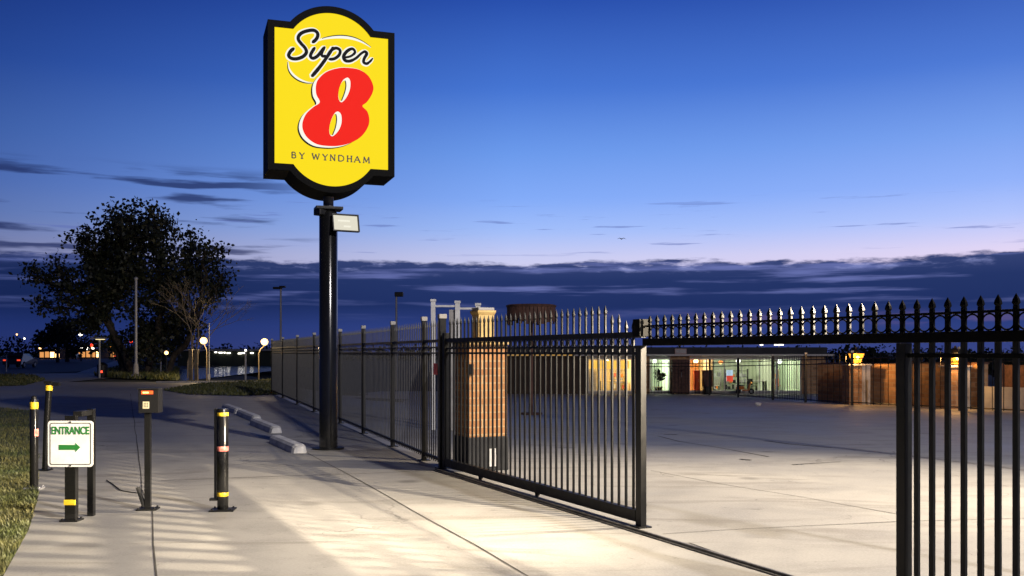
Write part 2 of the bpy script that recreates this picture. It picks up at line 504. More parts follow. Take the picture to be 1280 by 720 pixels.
# ------------------------------------------------------------------ ground and setting
def sheet(name, pts, m, dz=0.0, step=2.0, flat=False):
    """a polygon on the ground, cut finely enough to follow its fall"""
    b = bmesh.new()
    f = b.faces.new([b.verts.new((p[0], p[1], 0)) for p in pts])
    if not flat:
        for ax in (0, 1):
            vals = [v.co[ax] for v in b.verts]; lo, hi = min(vals), max(vals)
            k = math.floor(lo / step) + 1
            while k * step < hi:
                nn = Vector((0, 0, 0)); nn[ax] = 1; co = Vector((0, 0, 0)); co[ax] = k * step
                bmesh.ops.bisect_plane(b, geom=b.verts[:] + b.edges[:] + b.faces[:], plane_co=co, plane_no=nn)
                k += 1
        for v in b.verts: v.co.z = hgt(v.co.x, v.co.y) + dz
    else:
        for v in b.verts: v.co.z = dz
    bmesh.ops.recalc_face_normals(b, faces=b.faces[:])
    if b.faces[0].normal.z < 0: bmesh.ops.reverse_faces(b, faces=b.faces[:])
    me = bpy.data.meshes.new(name); b.to_mesh(me); b.free(); me.materials.append(m)
    o = bpy.data.objects.new(name, me); COL.objects.link(o)
    o['kind'] = 'structure'
    return o


# one terrain sheet out to the horizon
b = bmesh.new()
xs = [-3000, -1200, -500, -250, -120] + [i * 4 for i in range(-20, 21)] + [120, 250, 500, 1200, 3000]
ys = [-400, -60] + [i * 4 for i in range(-5, 30)] + [150, 220, 400, 900, 2000, 4500]
gr = [[b.verts.new((x, y, hgt(x, y) - .07)) for x in xs] for y in ys]
for i in range(len(ys) - 1):
    for j in range(len(xs) - 1):
        b.faces.new((gr[i][j], gr[i][j + 1], gr[i + 1][j + 1], gr[i + 1][j]))
me = bpy.data.meshes.new('ground'); b.to_mesh(me); b.free(); me.materials.append(M['earth'])
o = bpy.data.objects.new('ground', me); COL.objects.link(o); o['kind'] = 'structure'

g2 = lambda px, py: gp(px, py).xy
sheet('concrete_lot', [(-3.1, -6), (-3.35, 5.5), g2(4, 720), g2(36, 662), g2(48, 620), g2(47, 560), g2(48, 515), g2(-40, 505), (-60, 34), (-60, 51), (-12, 51.2), (-9, 66), (30, 66), (30, -6)], M['concrete'], 0, 1.5)
sheet('street', [(-140, 78), (-140, 270), (-60, 270), g2(150, 452), g2(118, 463), g2(0, 468)], M['asphalt'], -.03, flat=True)
sheet('driveway', [(-60, 51), g2(0, 467), g2(95, 466), g2(150, 449), g2(166, 449), g2(150, 471), (-24, 51)], M['concrete'], -.02, flat=True)
sheet('pond', [g2(222, 476), g2(352, 476), g2(352, 461.5), g2(226, 461.5)], M['water'], -.045, flat=True)
KERBM = M['palecon']
k = MB(); a_, b_ = at(196, 50.2), at(352, 50.6)
k.box(((a_ + b_) / 2) + Vector((0, 0, .03)), ((b_ - a_).length, .28, .2), math.atan2((b_ - a_).y, (b_ - a_).x), .02)
tag(k.build('kerb', KERBM), kind='structure')
# joints sawn in the concrete, filled dark
J = MB()
def seam(J, pts, w):
    P = [gp(*p) for p in pts]
    Q = []
    for p, q in zip(P, P[1:]):
        n = max(1, int((q - p).length / 1.0))
        Q += [p + (q - p) * (i / n) for i in range(n)]
    Q.append(P[-1])
    L_, R_ = [], []
    for i, p in enumerate(Q):
        d = (Q[min(i + 1, len(Q) - 1)] - Q[max(i - 1, 0)]).normalized()
        nn = Vector((-d.y, d.x, 0)) * w / 2 * random.uniform(.6, 1.3)
        jt = Vector((random.gauss(0, .006), random.gauss(0, .006), 0))
        for side_, arr in ((1, L_), (-1, R_)):
            v = p + nn * side_ + jt; v.z = hgt(v.x, v.y) + .004; arr.append(J.b.verts.new(v))
    for i in range(len(Q) - 1):
        J.b.faces.new((R_[i], R_[i + 1], L_[i + 1], L_[i]))
for pts, w in (([(383, 566), (430, 590), (520, 640), (600, 684), (662, 722)], .014),
               ([(163, 492), (168, 530), (178, 612), (190, 640), (194, 680), (198, 730)], .013),
               ([(200, 601), (330, 596), (460, 592), (545, 588)], .016),
               ([(828, 668), (900, 663), (1000, 658), (1128, 652), (1290, 648)], .013),
               ([(812, 588), (900, 605), (1005, 622), (1128, 644)], .013),
               ([(862, 679), (920, 700), (990, 724)], .012),
               ([(822, 545), (850, 552), (900, 560), (960, 571)], .03), ([(990, 581), (1020, 579), (1052, 577)], .035),
               ([(955, 551), (985, 555), (1040, 560)], .05), ([(830, 543), (846, 543.5)], .09), ([(925, 574), (938, 575)], .07)):
    seam(J, pts, w)
tag(J.build('concrete_joints', M['joint']), kind='structure')

# grass: soil sheets and blades
lawnA = [(-3.35, 5.5), g2(4, 720), g2(36, 662), g2(48, 620), g2(47, 560), g2(48, 515), g2(-40, 505), (-40, 30), (-40, 3), (-3.2, 3)]
lawnA = [(p[0], p[1]) for p in lawnA]
sheet('lawn_soil', lawnA, M['turf'], .012, flat=True)
lawnB = [g2(205, 488), g2(250, 480.5), g2(352, 479.5), g2(352, 493), g2(300, 495), g2(235, 493)]
lawnB = [(p[0], p[1]) for p in lawnB]
sheet('island_soil', lawnB, M['turf'], .02, flat=True)
lawnC = [(-60, 45.5), g2(-60, 484), g2(30, 482), g2(56, 475), g2(40, 468.5), (-60, 70)]
lawnC = [(p[0], p[1]) for p in lawnC]
sheet('corner_soil', lawnC, M['turf'], .02, flat=True)
lawnD = [g2(118, 470), g2(150, 460), g2(170, 456), g2(222, 462), g2(224, 475.5), g2(150, 473)]
lawnD = [(p[0], p[1]) for p in lawnD]
sheet('verge_soil', lawnD, M['turf'], .0, flat=True)


def inside(p, poly):
    c = False
    for (x1, y1), (x2, y2) in zip(poly, poly[1:] + poly[:1]):
        if (y1 > p[1]) != (y2 > p[1]) and p[0] < (x2 - x1) * (p[1] - y1) / (y2 - y1) + x1: c = not c
    return c


def blades(name, poly, n, h, w, near=None):
    xs_ = [p[0] for p in poly]; ys_ = [p[1] for p in poly]
    V, F = [], []
    tries = 0
    while len(F) < n and tries < n * 60:
        tries += 1
        if near:
            y = near[0] * (near[1] / near[0]) ** random.random()
        else:
            y = random.uniform(min(ys_), max(ys_))
        x = random.uniform(max(min(xs_), -.62 * y - 1.5), max(xs_))
        if not inside((x, y), poly): continue
        k = .8 + y * .035
        a = random.uniform(0, 6.3); ln = random.uniform(.5, 1.2) * h; le = random.uniform(.1, .7) * ln; ww = w * k
        c, s = math.cos(a), math.sin(a); b0 = len(V)
        V += [(x - s * ww, y + c * ww, .0), (x + s * ww, y - c * ww, .0), (x + c * le * .4 + s * ww * .6, y + s * le * .4 - c * ww * .6, ln * .65), (x + c * le, y + s * le, ln)]
        F.append((b0, b0 + 1, b0 + 2, b0 + 3))
    me = bpy.data.meshes.new(name); me.from_pydata(V, [], F); me.materials.append(M['blade'])
    o = bpy.data.objects.new(name, me); COL.objects.link(o); return o


tag(blades('grass', lawnA, 62000, .06, .0042, (6.0, 31)), 'clumpy green and yellowing grass along the left edge of the concrete', 'grass', kind='stuff')
tag(blades('grass', lawnB, 5000, .12, .02), 'dark grass island beyond the white wheel stops, before the far kerb', 'grass', kind='stuff')
tag(blades('grass', lawnC, 5000, .14, .025), 'grass corner beside the street at the far left', 'grass', kind='stuff')
tag(blades('grass', lawnD, 6000, .35, .03), 'rough grass verge under the big dark tree', 'grass', kind='stuff')

# ------------------------------------------------------------------ the big lit sign
SA = R(19)
base = at(410.5, 15.85)
sign = thing('motel_sign', 'tall yellow backlit sign with a large red numeral on a black pole', 'sign', base, SA)
SD = .9
def sp(px, py):
    """pixel of the photograph -> x, z on the sign's face"""
    n = Vector((math.sin(SA), -math.cos(SA), 0)); r = Vector((math.cos(SA), math.sin(SA), 0))
    P0 = base + n * SD / 2; C = Vector((0, 0, CAMZ)); d = Vector(((px - 640) / FPX, 1, (HZN - py) / FPX))
    P = C + d * (n.dot(P0 - C) / n.dot(d))
    return ((P - base).dot(r), P.z)
c00, c10, c01, c11 = sp(343, 34.5), sp(485.2, 47), sp(343.5, 203.6), sp(485.5, 212.5)
xL, xR = (c00[0] + c01[0]) / 2, (c10[0] + c11[0]) / 2
zT, zB = (c00[1] + c10[1]) / 2, (c01[1] + c11[1]) / 2
tl, tr, tm = sp(366, 36), sp(462.5, 45.5), sp(410, 15.5)
cxs = (xL + xR) / 2; hw = (xR - xL) / 2
half = (tr[0] - tl[0]) / 2; sag = tm[1] - zT
Rr = (half * half + sag * sag) / (2 * sag)
def outline(o, seg=28):
    pts = []
    zc1 = zT + sag - Rr; zc2 = zB - sag + Rr; rr = Rr + o
    a0 = math.asin(min(1, (zT + o - zc1) / rr))
    arc1 = [(cxs + rr * math.cos(a), zc1 + rr * math.sin(a)) for a in [math.pi - a0 - (math.pi - 2 * a0) * i / seg for i in range(seg + 1)]]
    arc2 = [(cxs + rr * math.cos(a), zc2 + rr * math.sin(a)) for a in [-a0 - (math.pi - 2 * a0) * i / seg for i in range(seg + 1)]]
    return [(cxs - hw - o, zT + o)] + arc1 + [(cxs + hw + o, zT + o), (cxs + hw + o, zB - o)] + arc2 + [(cxs - hw - o, zB - o)]
FW = .105
y0 = -SD / 2
inner, outer = outline(0), outline(FW)
# cabinet: shell with a real front lip around the faces
cb = bmesh.new()
def ringv(pts, y): return [cb.verts.new((x, y, z)) for x, z in pts]
A, B_, C_, D_ = ringv(outer, y0), ringv(inner, y0), ringv(inner, y0 + .03), ringv(outer, -y0)
n = len(inner)
for i in range(n):
    j = (i + 1) % n
    cb.faces.new((A[i], A[j], B_[j], B_[i])); cb.faces.new((B_[i], B_[j], C_[j], C_[i])); cb.faces.new((A[j], A[i], D_[i], D_[j]))
cb.faces.new(D_[::-1])
bmesh.ops.recalc_face_normals(cb, faces=cb.faces[:])
mbc = MB(); mbc.b.free(); mbc.b = cb
mbc.build('cabinet', M['sign_frame'], sign)
face = MB().plate(outline(-.001), y0 + .02, y0 + .06).build('face_panel', M['s_yellow'], sign)
yf = y0 + .02
Z1 = lambda pts: [sp(340 + x / 8, 20 + y / 8) for x, y in pts]
Z2 = lambda pts: [sp(340 + x / 5.143, 75 + y / 5.143) for x, y in pts]


def spline(pts, k=6, closed=False):
    P = [Vector(p) for p in pts]; n = len(P); out = []
    for i in range(n if closed else n - 1):
        if closed: a, b, c, d = P[i - 1], P[i], P[(i + 1) % n], P[(i + 2) % n]
        else: a, b, c, d = P[max(i - 1, 0)], P[i], P[i + 1], P[min(i + 2, n - 1)]
        for j in range(k):
            t = j / k
            out.append(tuple(.5 * ((2 * b) + (c - a) * t + (2 * a - 5 * b + 4 * c - d) * t * t + (3 * b - a - 3 * c + d) * t ** 3)))
    if not closed: out.append(tuple(P[-1]))
    return out


eight = [(480, 48), (560, 60), (620, 100), (652, 165), (645, 215), (612, 268), (582, 294), (614, 330), (627, 385), (615, 435), (575, 490), (510, 530), (440, 549), (370, 552), (290, 540), (230, 500), (200, 450), (197, 400), (220, 345), (265, 302), (308, 270), (286, 220), (283, 165), (300, 120), (350, 75), (420, 52)]
hole1 = [(488, 112), (504, 135), (502, 185), (482, 235), (450, 270), (430, 252), (428, 210), (440, 160), (462, 124)]
hole2 = [(425, 330), (445, 350), (448, 400), (430, 450), (393, 488), (372, 475), (370, 430), (385, 375), (405, 340)]
yel1 = [(464, 130), (472, 160), (466, 200), (452, 240), (441, 262), (430, 248), (428, 210), (440, 160)]
yel2 = [(404, 345), (412, 380), (405, 430), (392, 466), (384, 482), (372, 472), (370, 430), (384, 380)]
off = lambda pts, dx, dy: [(x + dx, y + dy) for x, y in pts]
E8 = spline(eight, 4, True)
MB().plate(Z2(off(E8, -31, 17)), yf - .002, yf + .01).build('numeral_shadow', M['s_ink'], face)
MB().plate(Z2(off(E8, -22, 10)), yf - .004, yf + .008).plate(Z2(off(E8, -4, -3)), yf - .0045, yf + .007).build('numeral_outline', M['s_white'], face)
MB().plate(Z2(E8), yf - .006, yf + .006).build('numeral', M['s_red'], face)
for hl, yl in ((hole1, yel1), (hole2, yel2)):
    MB().plate(Z2(spline(hl, 4, True)), yf - .008, yf + .004).build('numeral_hole_edge', M['s_white'], face)
    MB().plate(Z2(spline(off(yl, 7, 0), 4, True)), yf - .010, yf + .002).build('numeral_hole_shade', M['s_ink'], face)
    MB().plate(Z2(spline(yl, 4, True)), yf - .012, yf).build('numeral_hole', M['s_yellow'], face)
u8 = abs(sp(348, 60)[0] - sp(340, 60)[0]) / 64                       # one zoomed pixel on the face
script = [([(222, 318), (185, 352), (168, 392), (195, 420), (250, 425), (310, 403), (345, 362), (333, 318), (295, 275), (266, 235), (268, 198), (300, 165), (360, 144), (420, 140), (455, 165), (458, 200), (438, 235), (405, 262)], 36),
          ([(430, 312), (398, 362), (386, 400), (412, 420), (455, 398), (495, 350), (530, 306)], 34),
          ([(530, 306), (500, 365), (505, 398), (545, 395)], 30),
          ([(612, 312), (570, 380), (500, 480), (440, 555), (402, 598)], [30, 34, 36, 38, 34]),
          ([(548, 412), (590, 345), (640, 318), (682, 340), (672, 388), (625, 424), (570, 430)], 32),
          ([(735, 412), (790, 398), (832, 360), (805, 325), (755, 347), (718, 398), (732, 440), (780, 448), (840, 420), (890, 375), (925, 352)], [24, 24, 28, 30, 34, 36, 36, 32, 28, 26, 26]),
          ([(925, 350), (950, 372), (925, 420), (918, 458), (948, 474), (982, 452), (1008, 422)], [32, 34, 32, 32, 30, 24, 18])]
wm = MB(); im = MB()
for q, (pts, w) in enumerate(script):
    P = Z1(spline(pts, 5)); W = w if not hasattr(w, '__len__') else None
    nP = len(P)
    ws = [(W if W else w[min(int(i / (nP - 1) * (len(w) - 1) + .5), len(w) - 1)]) * u8 for i in range(nP)]
    if W: ws = [a * min(1, .62 + .2 * min(i, nP - 1 - i)) for i, a in enumerate(ws)]
    e = q * .0002
    wm.stroke([(x - 5 * u8, z - 2 * u8) for x, z in P], [a + 26 * u8 for a in ws], yf - .0022 - e, yf)
    im.stroke(P, ws, yf - .0052 - e, yf)
sw = Z1(spline([(440, 250), (520, 222), (620, 206), (720, 205), (820, 222), (910, 258), (990, 308)], 5)); nS = len(sw)
wm.stroke(sw, [u8 * (6 + 30 * math.sin(math.pi * (i + 1) / (nS + 1))) for i in range(nS)], yf - .0012, yf)
im.stroke([(x + 2 * u8, z + 15 * u8 * math.sin(math.pi * (i + 1) / (nS + 1))) for i, (x, z) in enumerate(sw)][4:], [u8 * (3 + 7 * math.sin(math.pi * (i + 1) / (nS + 1))) for i in range(nS)][4:], yf - .0034, yf)
sw = Z1(spline([(160, 455), (168, 520), (205, 580), (270, 632), (345, 662), (410, 666)], 5)); nS = len(sw)
wm.stroke(sw, [u8 * (8 + 24 * math.sin(math.pi * (i + 1) / (nS + 1))) for i in range(nS)], yf - .0014, yf)
im.stroke([(x - 11 * u8 * math.sin(math.pi * (i + 1) / (nS + 1)), z - 9 * u8 * math.sin(math.pi * (i + 1) / (nS + 1))) for i, (x, z) in enumerate(sw)], [u8 * (4 + 9 * math.sin(math.pi * (i + 1) / (nS + 1))) for i in range(nS)], yf - .0036, yf)
wm.build('script_outline', M['s_white'], face)
im.build('script_lettering', M['s_ink'], face)
# small serif capitals: strokes in a unit box (x, y up, thick?)
GL = {'B': [([(.15, 0), (.15, 1)], 1), ([(.15, 1), (.6, 1), (.78, .88), (.78, .64), (.6, .53), (.15, .53)], .7), ([(.15, .53), (.65, .53), (.88, .4), (.88, .14), (.65, 0), (.15, 0)], .8)],
      'Y': [([(.08, 1), (.5, .48)], 1), ([(.92, 1), (.5, .48)], .5), ([(.5, .48), (.5, 0)], 1), ([(.3, 0), (.7, 0)], .4)],
      'W': [([(.02, 1), (.28, 0)], 1), ([(.28, 0), (.5, .9)], .5), ([(.5, .9), (.74, 0)], 1), ([(.74, 0), (.98, 1)], .5), ([(0, 1), (.16, 1)], .4), ([(.86, 1), (1, 1)], .4)],
      'N': [([(.12, 0), (.12, 1)], .55), ([(.12, 1), (.85, 0)], 1), ([(.85, 0), (.85, 1)], .55), ([(0, 0), (.26, 0)], .4), ([(.72, 1), (1, 1)], .4)],
      'D': [([(.14, 0), (.14, 1)], 1), ([(.14, 1), (.55, 1), (.85, .8), (.92, .5), (.85, .2), (.55, 0), (.14, 0)], .7)],
      'H': [([(.14, 0), (.14, 1)], 1), ([(.84, 0), (.84, 1)], 1), ([(.14, .52), (.84, .52)], .5), ([(0, 0), (.28, 0)], .4), ([(.7, 0), (1, 0)], .4), ([(0, 1), (.28, 1)], .4), ([(.7, 1), (1, 1)], .4)],
      'A': [([(.06, 0), (.48, 1)], .5), ([(.48, 1), (.9, 0)], 1), ([(.22, .36), (.76, .36)], .45), ([(-.02, 0), (.18, 0)], .4), ([(.76, 0), (1, 0)], .4)],
      'M': [([(.1, 0), (.16, 1)], .5), ([(.16, 1), (.5, .15)], 1), ([(.5, .15), (.84, 1)], .5), ([(.84, 1), (.9, 0)], 1), ([(0, 0), (.2, 0)], .4), ([(.78, 0), (1, 0)], .4)]}
q = 0
for ch, x0_, x1_ in (('B', 125, 157), ('Y', 175, 212), ('W', 258, 306), ('Y', 324, 361), ('N', 373, 410), ('D', 424, 466), ('H', 482, 517), ('A', 528, 571), ('M', 586, 630)):
    tx = MB(); yb = 627 + (x0_ - 125) * (660 - 627) / 480.; ht_ = 37
    for pts, w in GL[ch]:
        q += 1
        P = [sp(340 + (x0_ + x * (x1_ - x0_)) / 5.143, 75 + (yb + (x * (x1_ - x0_)) * .068 - y * ht_) / 5.143) for x, y in pts]
        tx.stroke(P, .021 * (.45 + .55 * w), yf - .003 - q * .00012, yf)
    tx.build('letter', M['s_brown'], face)

# pole, neck and bracket
zbot = outline(FW)[0][1]
lowest = min(z for x, z in outer)
ztop_pole = zat(262, 15.8)
MB().lathe((0, 0, 0), [(.15, 0), (.15, ztop_pole - .06), (.11, ztop_pole)], 40).build('pole', M['blackpole'], sign, True)
MB().bar((0, 0, ztop_pole - .02), (0, 0, lowest + .02), .085, seg=24).build('neck', M['steel'], sign, True)
MB().lathe((0, 0, 0), [(.26, 0), (.26, .025), (.17, .03)], 32).build('base_plate', M['black'], sign, True)
c = MB().box((0, 0, ztop_pole + .02), (.44, .34, .05), 0, .012)
c.box((-.14, -.05, ztop_pole - .05), (.14, .2, .1), .4, .02)
c.build('mounting_bracket', M['black'], sign)
# floodlight on a yoke, turned to the courtyard
fl = bmesh.new()
fz = zat(277, 15.6)
Mx = Matrix.Translation((.255, -.23, fz)) @ Matrix.Rotation(R(8), 4, 'Z') @ Matrix.Rotation(R(-14), 4, 'X')
w2, h2 = .225, .15
prof = [(-.0, w2, h2), (.06, w2 * .95, h2 * .95), (.2, w2 * .55, h2 * .55)]
rows = [[fl.verts.new((sx * w, y, sz * h)) for sx, sz in ((-1, -1), (1, -1), (1, 1), (-1, 1))] for y, w, h in prof]
lip = [fl.verts.new((sx * (w2 - .018), -.0, sz * (h2 - .018))) for sx, sz in ((-1, -1), (1, -1), (1, 1), (-1, 1))]
lip2 = [fl.verts.new((sx * (w2 - .022), .03, sz * (h2 - .022))) for sx, sz in ((-1, -1), (1, -1), (1, 1), (-1, 1))]
for ra, rb in ((rows[0], rows[1]), (rows[1], rows[2]), (lip, rows[0]), (lip2, lip)):
    for i in range(4): fl.faces.new((ra[i], ra[(i + 1) % 4], rb[(i + 1) % 4], rb[i]))
fl.faces.new(rows[2])
bmesh.ops.recalc_face_normals(fl, faces=fl.faces[:])
bmesh.ops.transform(fl, matrix=Mx, verts=fl.verts[:])
h = MB(); h.b.free(); h.b = fl
h.bar((.12, -.02, fz + .14), (.25, -.12, fz + .12), .022).bar((.02, -.1, fz + .1), (.12, -.02, fz + .14), .03)
flood = h.build('floodlight', M['black'], sign)
g = MB().box((0, .025, 0), (2 * w2 - .046, .008, 2 * h2 - .046), 0, 0, Mx); g.build('lens', M['lens'], flood)
g = MB()
for xx, zz, ww in ((-.03, .035, .2), (.02, -.06, .12)): g.box((xx, .017, zz), (ww, .008, .028), 0, .003, Mx)
g.build('bulb_reflection', M['lensglint'], flood)

# ------------------------------------------------------------------ steel gate, header and fences
GU = Vector((.435, -.900)).normalized(); GA = math.atan2(GU.y, GU.x)
GB = Vector((F0.x, F0.y, 0)); BK = M['black']


def spear(h0, h1, s, tip):
    """square picket from h0 to h1 with a pointed spear of height tip"""
    d = s * .5                                    # bars are flatter than they are wide
    m = MB(); m.box2((-s / 2, -d / 2, h0), (s / 2, d / 2, h1), .002)
    w = s * .62; d *= .7
    r0 = [(-w, -d), (w, -d), (w, d), (-w, d)]
    lv = [(.5, h1 - .004), (1.0, h1 + tip * .22), (.82, h1 + tip * .5), (.05, h1 + tip)]
    rows = [[m.b.verts.new((x * k, y * k, z)) for x, y in r0] for k, z in lv]
    for a, b in zip(rows, rows[1:]):
        for i in range(4): m.b.faces.new((a[i], a[(i + 1) % 4], b[(i + 1) % 4], b[i]))
    m.b.faces.new(rows[-1]); m.b.faces.new(rows[0][::-1])
    return m


gate = thing('picket_gate', 'black steel gate leaf of tall spiked pickets standing half open over the drive', 'gate', GB, GA)
GL_ = 4.96
MB().box2((.10, -.04, .03), (.18, .04, 1.86), .004).build('stile', BK, gate)
MB().box2((GL_ - .09, -.03, .0), (GL_, .03, 1.66), .004).box2((GL_ - .12, -.07, .0), (GL_ + .03, .07, .012)).build('stile', BK, gate)
MB().box2((.18, -.025, 1.73), (GL_ + .0, .025, 1.785), .003).build('top_rail', BK, gate)
MB().box2((.18, -.018, 1.638), (GL_ - .09, .018, 1.658), .002).build('middle_rail', BK, gate)
MB().box2((.18, -.018, 1.573), (GL_ - .09, .018, 1.598), .002).build('middle_rail', BK, gate)
MB().box2((.18, -.035, .045), (GL_ - .09, .035, .15), .004).build('bottom_rail', BK, gate)
for i in range(2):
    MB().bar((1.3 + 1.55 * i, -.015, .035), (1.3 + 1.55 * i, .015, .035), .034, seg=14).build('caster', M['dark'], gate, True)
MB().box2((GL_ - .10, -.055, 1.74), (GL_ + .02, .055, 1.90), .006).build('latch_post_cap', M['blackdim'], gate)
pk = None; px_ = .29; npk = 0; S_ = .029
short = None
while px_ < GL_ - .12:
    if px_ > GL_ - .6:
        tipd = spear(.14, 1.86 if px_ < GL_ - .36 else 1.80, S_, .10)
        tipd.build('picket', BK, gate, loc=(px_, 0, 0))
    elif pk is None:
        pk = spear(.14, 1.955, S_, .10).build('picket', BK, gate, loc=(px_, 0, 0))
    else:
        dup(pk, 'picket', gate, (px_, 0, 0))
    px_ += .125; npk += 1
rg = None
for i in range(npk - 1):
    x = .29 + .125 * (i + .5)
    if rg is None: rg = MB().ring((0, 0, 0), .034, .006).build('ring', BK, gate, loc=(x, 0, 1.694))
    else: dup(rg, 'ring', gate, (x, 0, 1.694))

head = thing('picket_fence', 'black beam with spear points and rings over the opening, with pickets at right', 'fence', GB + Vector((*(GU * GL_), 0)), GA)
HL = 7.4
MB().box2((.03, -.035, 1.657), (HL, .035, 1.722), .004).build('beam', M['blackdim'], head)
MB().box2((.03, -.012, 1.826), (HL, .012, 1.842), .002).build('upper_rail', M['blackdim'], head)
PX = 7.91 - GL_
MB().box2((PX + .04, -.016, 1.565), (HL, .016, 1.592), .003).build('lower_rail', M['blackdim'], head)
MB().box2((PX + .04, -.025, .08), (HL, .025, .14), .003).build('bottom_rail', M['blackdim'], head)
for x in (PX, HL):
    MB().box2((x - .035, -.032, 0), (x + .035, .032, 1.656), .004).box2((x - .075, -.075, 0), (x + .075, .075, .012)).build('post', M['black'], head)
SPC = .1135; fp = rp = pp = None
x = .10
while x < HL - .05:
    if fp is None: fp = spear(1.715, 1.862, .032, .068).build('finial', M['blackdim'], head, loc=(x, 0, 0))
    else: dup(fp, 'finial', head, (x, 0, 0))
    if x + SPC < HL - .05:
        if rp is None: rp = MB().ring((0, 0, 0), .047, .0055, seg=20).build('ring', M['blackdim'], head, loc=(x + SPC / 2, 0, 1.774))
        else: dup(rp, 'ring', head, (x + SPC / 2, 0, 1.774))
    if x > PX + .08:
        if pp is None: pp = MB().box2((-.017, -.010, .1), (.017, .010, 1.66), .002).build('picket', M['black'], head, loc=(x, 0, 0))
        else: dup(pp, 'picket', head, (x, 0, 0))
    x += SPC
# dark strip standing in for the shadow band at the gate's foot
shd = thing('shade_strip', 'low dark strip standing in for the shadow band along the foot of the gate', 'shade strip', GB + Vector((*(GU * .2), 0)), GA)
MB().box2((0, -.21, 0), (9.5, -.14, .012)).build('shade_plate', M['steel'], shd)
MB().box2((0, -.185, .0125), (9.5, -.165, .03)).build('shade_rail', M['steel'], shd)

FA = math.atan2(FD.y, FD.x)
fence = thing('perimeter_fence', 'long black picket fence running from the gate post back towards the left lamps', 'fence', GB, FA)
posts = [0, 1.04, 3.24, 6.0, 8.9, 13.3, 17.2, 21.6, 25.8]
for i, s in enumerate(posts):
    w = .045 if i == 0 else .034
    p = MB().box2((s - w, -w, 0), (s + w, w, 2.06), .004).box2((s - .08, -.08, 0), (s + .08, .08, .012)).build('post', BK, fence)
    MB().box2((s - w - .008, -w - .008, 2.06), (s + w + .008, w + .008, 2.12), .006).build('post_cap', M['cap'], p)
for s0, s1 in zip(posts, posts[1:]):
    for za, zb in ((1.735, 1.775), (1.655, 1.675), (1.575, 1.595), (.09, .13)):
        MB().box2((s0 + .04, -.018, za), (s1 - .04, .018, zb), .002).build('rail', BK, fence)
    m = MB(); x = s0 + .11
    while x < s1 - .06:
        m.box2((x - .010, -.0055, .06), (x + .010, .0055, 1.96))
        k = bmesh.ops.create_cone(m.b, segments=4, radius1=.015, radius2=.001, depth=.09)
        bmesh.ops.transform(m.b, matrix=Matrix.Translation((x, 0, 2.005)) @ Matrix.Rotation(R(45), 4, 'Z'), verts=k['verts'])
        x += .12
    m.build('picket_panel', M['blacklit'], fence)
nt = thing('notice_plate', 'small plain red plate wired to the fence beside the gate post', 'plate', GB + Vector((*(FD * .28), 1.28)), FA)
MB().box2((-.10, .02, 0), (.10, .026, .16), .002).build('plate', M['stopred'], nt)
MB().box2((-.07, .012, .13), (-.06, .02, .14)).box2((.06, .012, .13), (.07, .02, .14)).build('wire_tie', M['steel'], nt)

# brick pillar behind the gate, in the gate's own axes
pil = thing('brick_pillar', 'brick gate pillar with black plinth and lit cream top behind the gate leaf', 'pillar', GB + Vector((*(GU * .30), 0)) + Vector((-GU.y, GU.x, 0)) * .46, GA)
MB().box2((-.25, -.31, 0), (.25, .29, .46), .01).build('plinth', M['blackbase'], pil)
MB().box2((-.235, -.295, .46), (.235, .275, 1.70), .006).build('brick_shaft', M['brick'], pil)
MB().box2((-.26, -.32, 1.70), (.26, .30, 1.735), .008).build('coping', M['cream'], pil)
nk = MB()
lv = [(.115, 1.735), (.115, 2.10), (.135, 2.14), (.135, 2.165)]
rows = [[nk.b.verts.new((x * r, y * r + .02, z)) for x, y in ((-1, -1), (1, -1), (1, 1), (-1, 1))] for r, z in lv]
for a, b in zip(rows, rows[1:]):
    for i in range(4): nk.b.faces.new((a[i], a[(i + 1) % 4], b[(i + 1) % 4], b[i]))
nk.b.faces.new(rows[-1])
nk.build('cream_top', M['cream'], pil)
MB().box2((-.12, -.10, 2.166), (.12, .14, 2.205), .012).build('cap_stone', M['grey'], pil)
MB().box2((.235, -.285, 1.3), (.27, -.235, 1.44), .006).build('switch_box', M['dark'], pil)
MB().box2((.25, .00, .06), (.262, .045, .30), .003).build('marker_plate', M['white'], pil)
MB().box2((.25, .075, .06), (.262, .12, .30), .003).build('marker_plate', M['white'], pil)

# white post-and-rail frame beyond the gate post
Yw = 20.0
fr = thing('post_frame', 'white frame of three posts joined by thin rails, above the fence behind the gate post', 'frame', at(572, Yw), 0)
kx = Yw / FPX
xp = [(541.5 - 572) * kx, 0, (597.5 - 572) * kx]
zb_ = hgt(at(572, Yw).x, Yw)
for x, t_, w in ((xp[0], 374, .045), (xp[1], 376, .05), (xp[2], 379, .05)):
    z1 = zat(t_, Yw) - zb_
    p = MB().box2((x - w, -w, -.2), (x + w, w, z1 - .05), .005).build('post', M['white'], fr)
    MB().box2((x - w - .014, -w - .014, z1 - .05), (x + w + .014, w + .014, z1), .008).build('post_cap', M['white'], p)
z1 = zat(381.5, Yw) - zb_; z2 = zat(384.5, Yw) - zb_
MB().box2((xp[0] + .045, -.03, z1 - .04), (xp[1] - .05, .03, z1), .004).build('rail', M['white'], fr)
MB().box2((xp[1] + .05, -.03, z2 - .04), (xp[2] - .05, .03, z2), .004).build('rail', M['white'], fr)
MB().box2((-.18, .02, -.2), (-.055, .1, zat(387, Yw) - zb_), .004).build('side_panel', M['palecon'], fr)
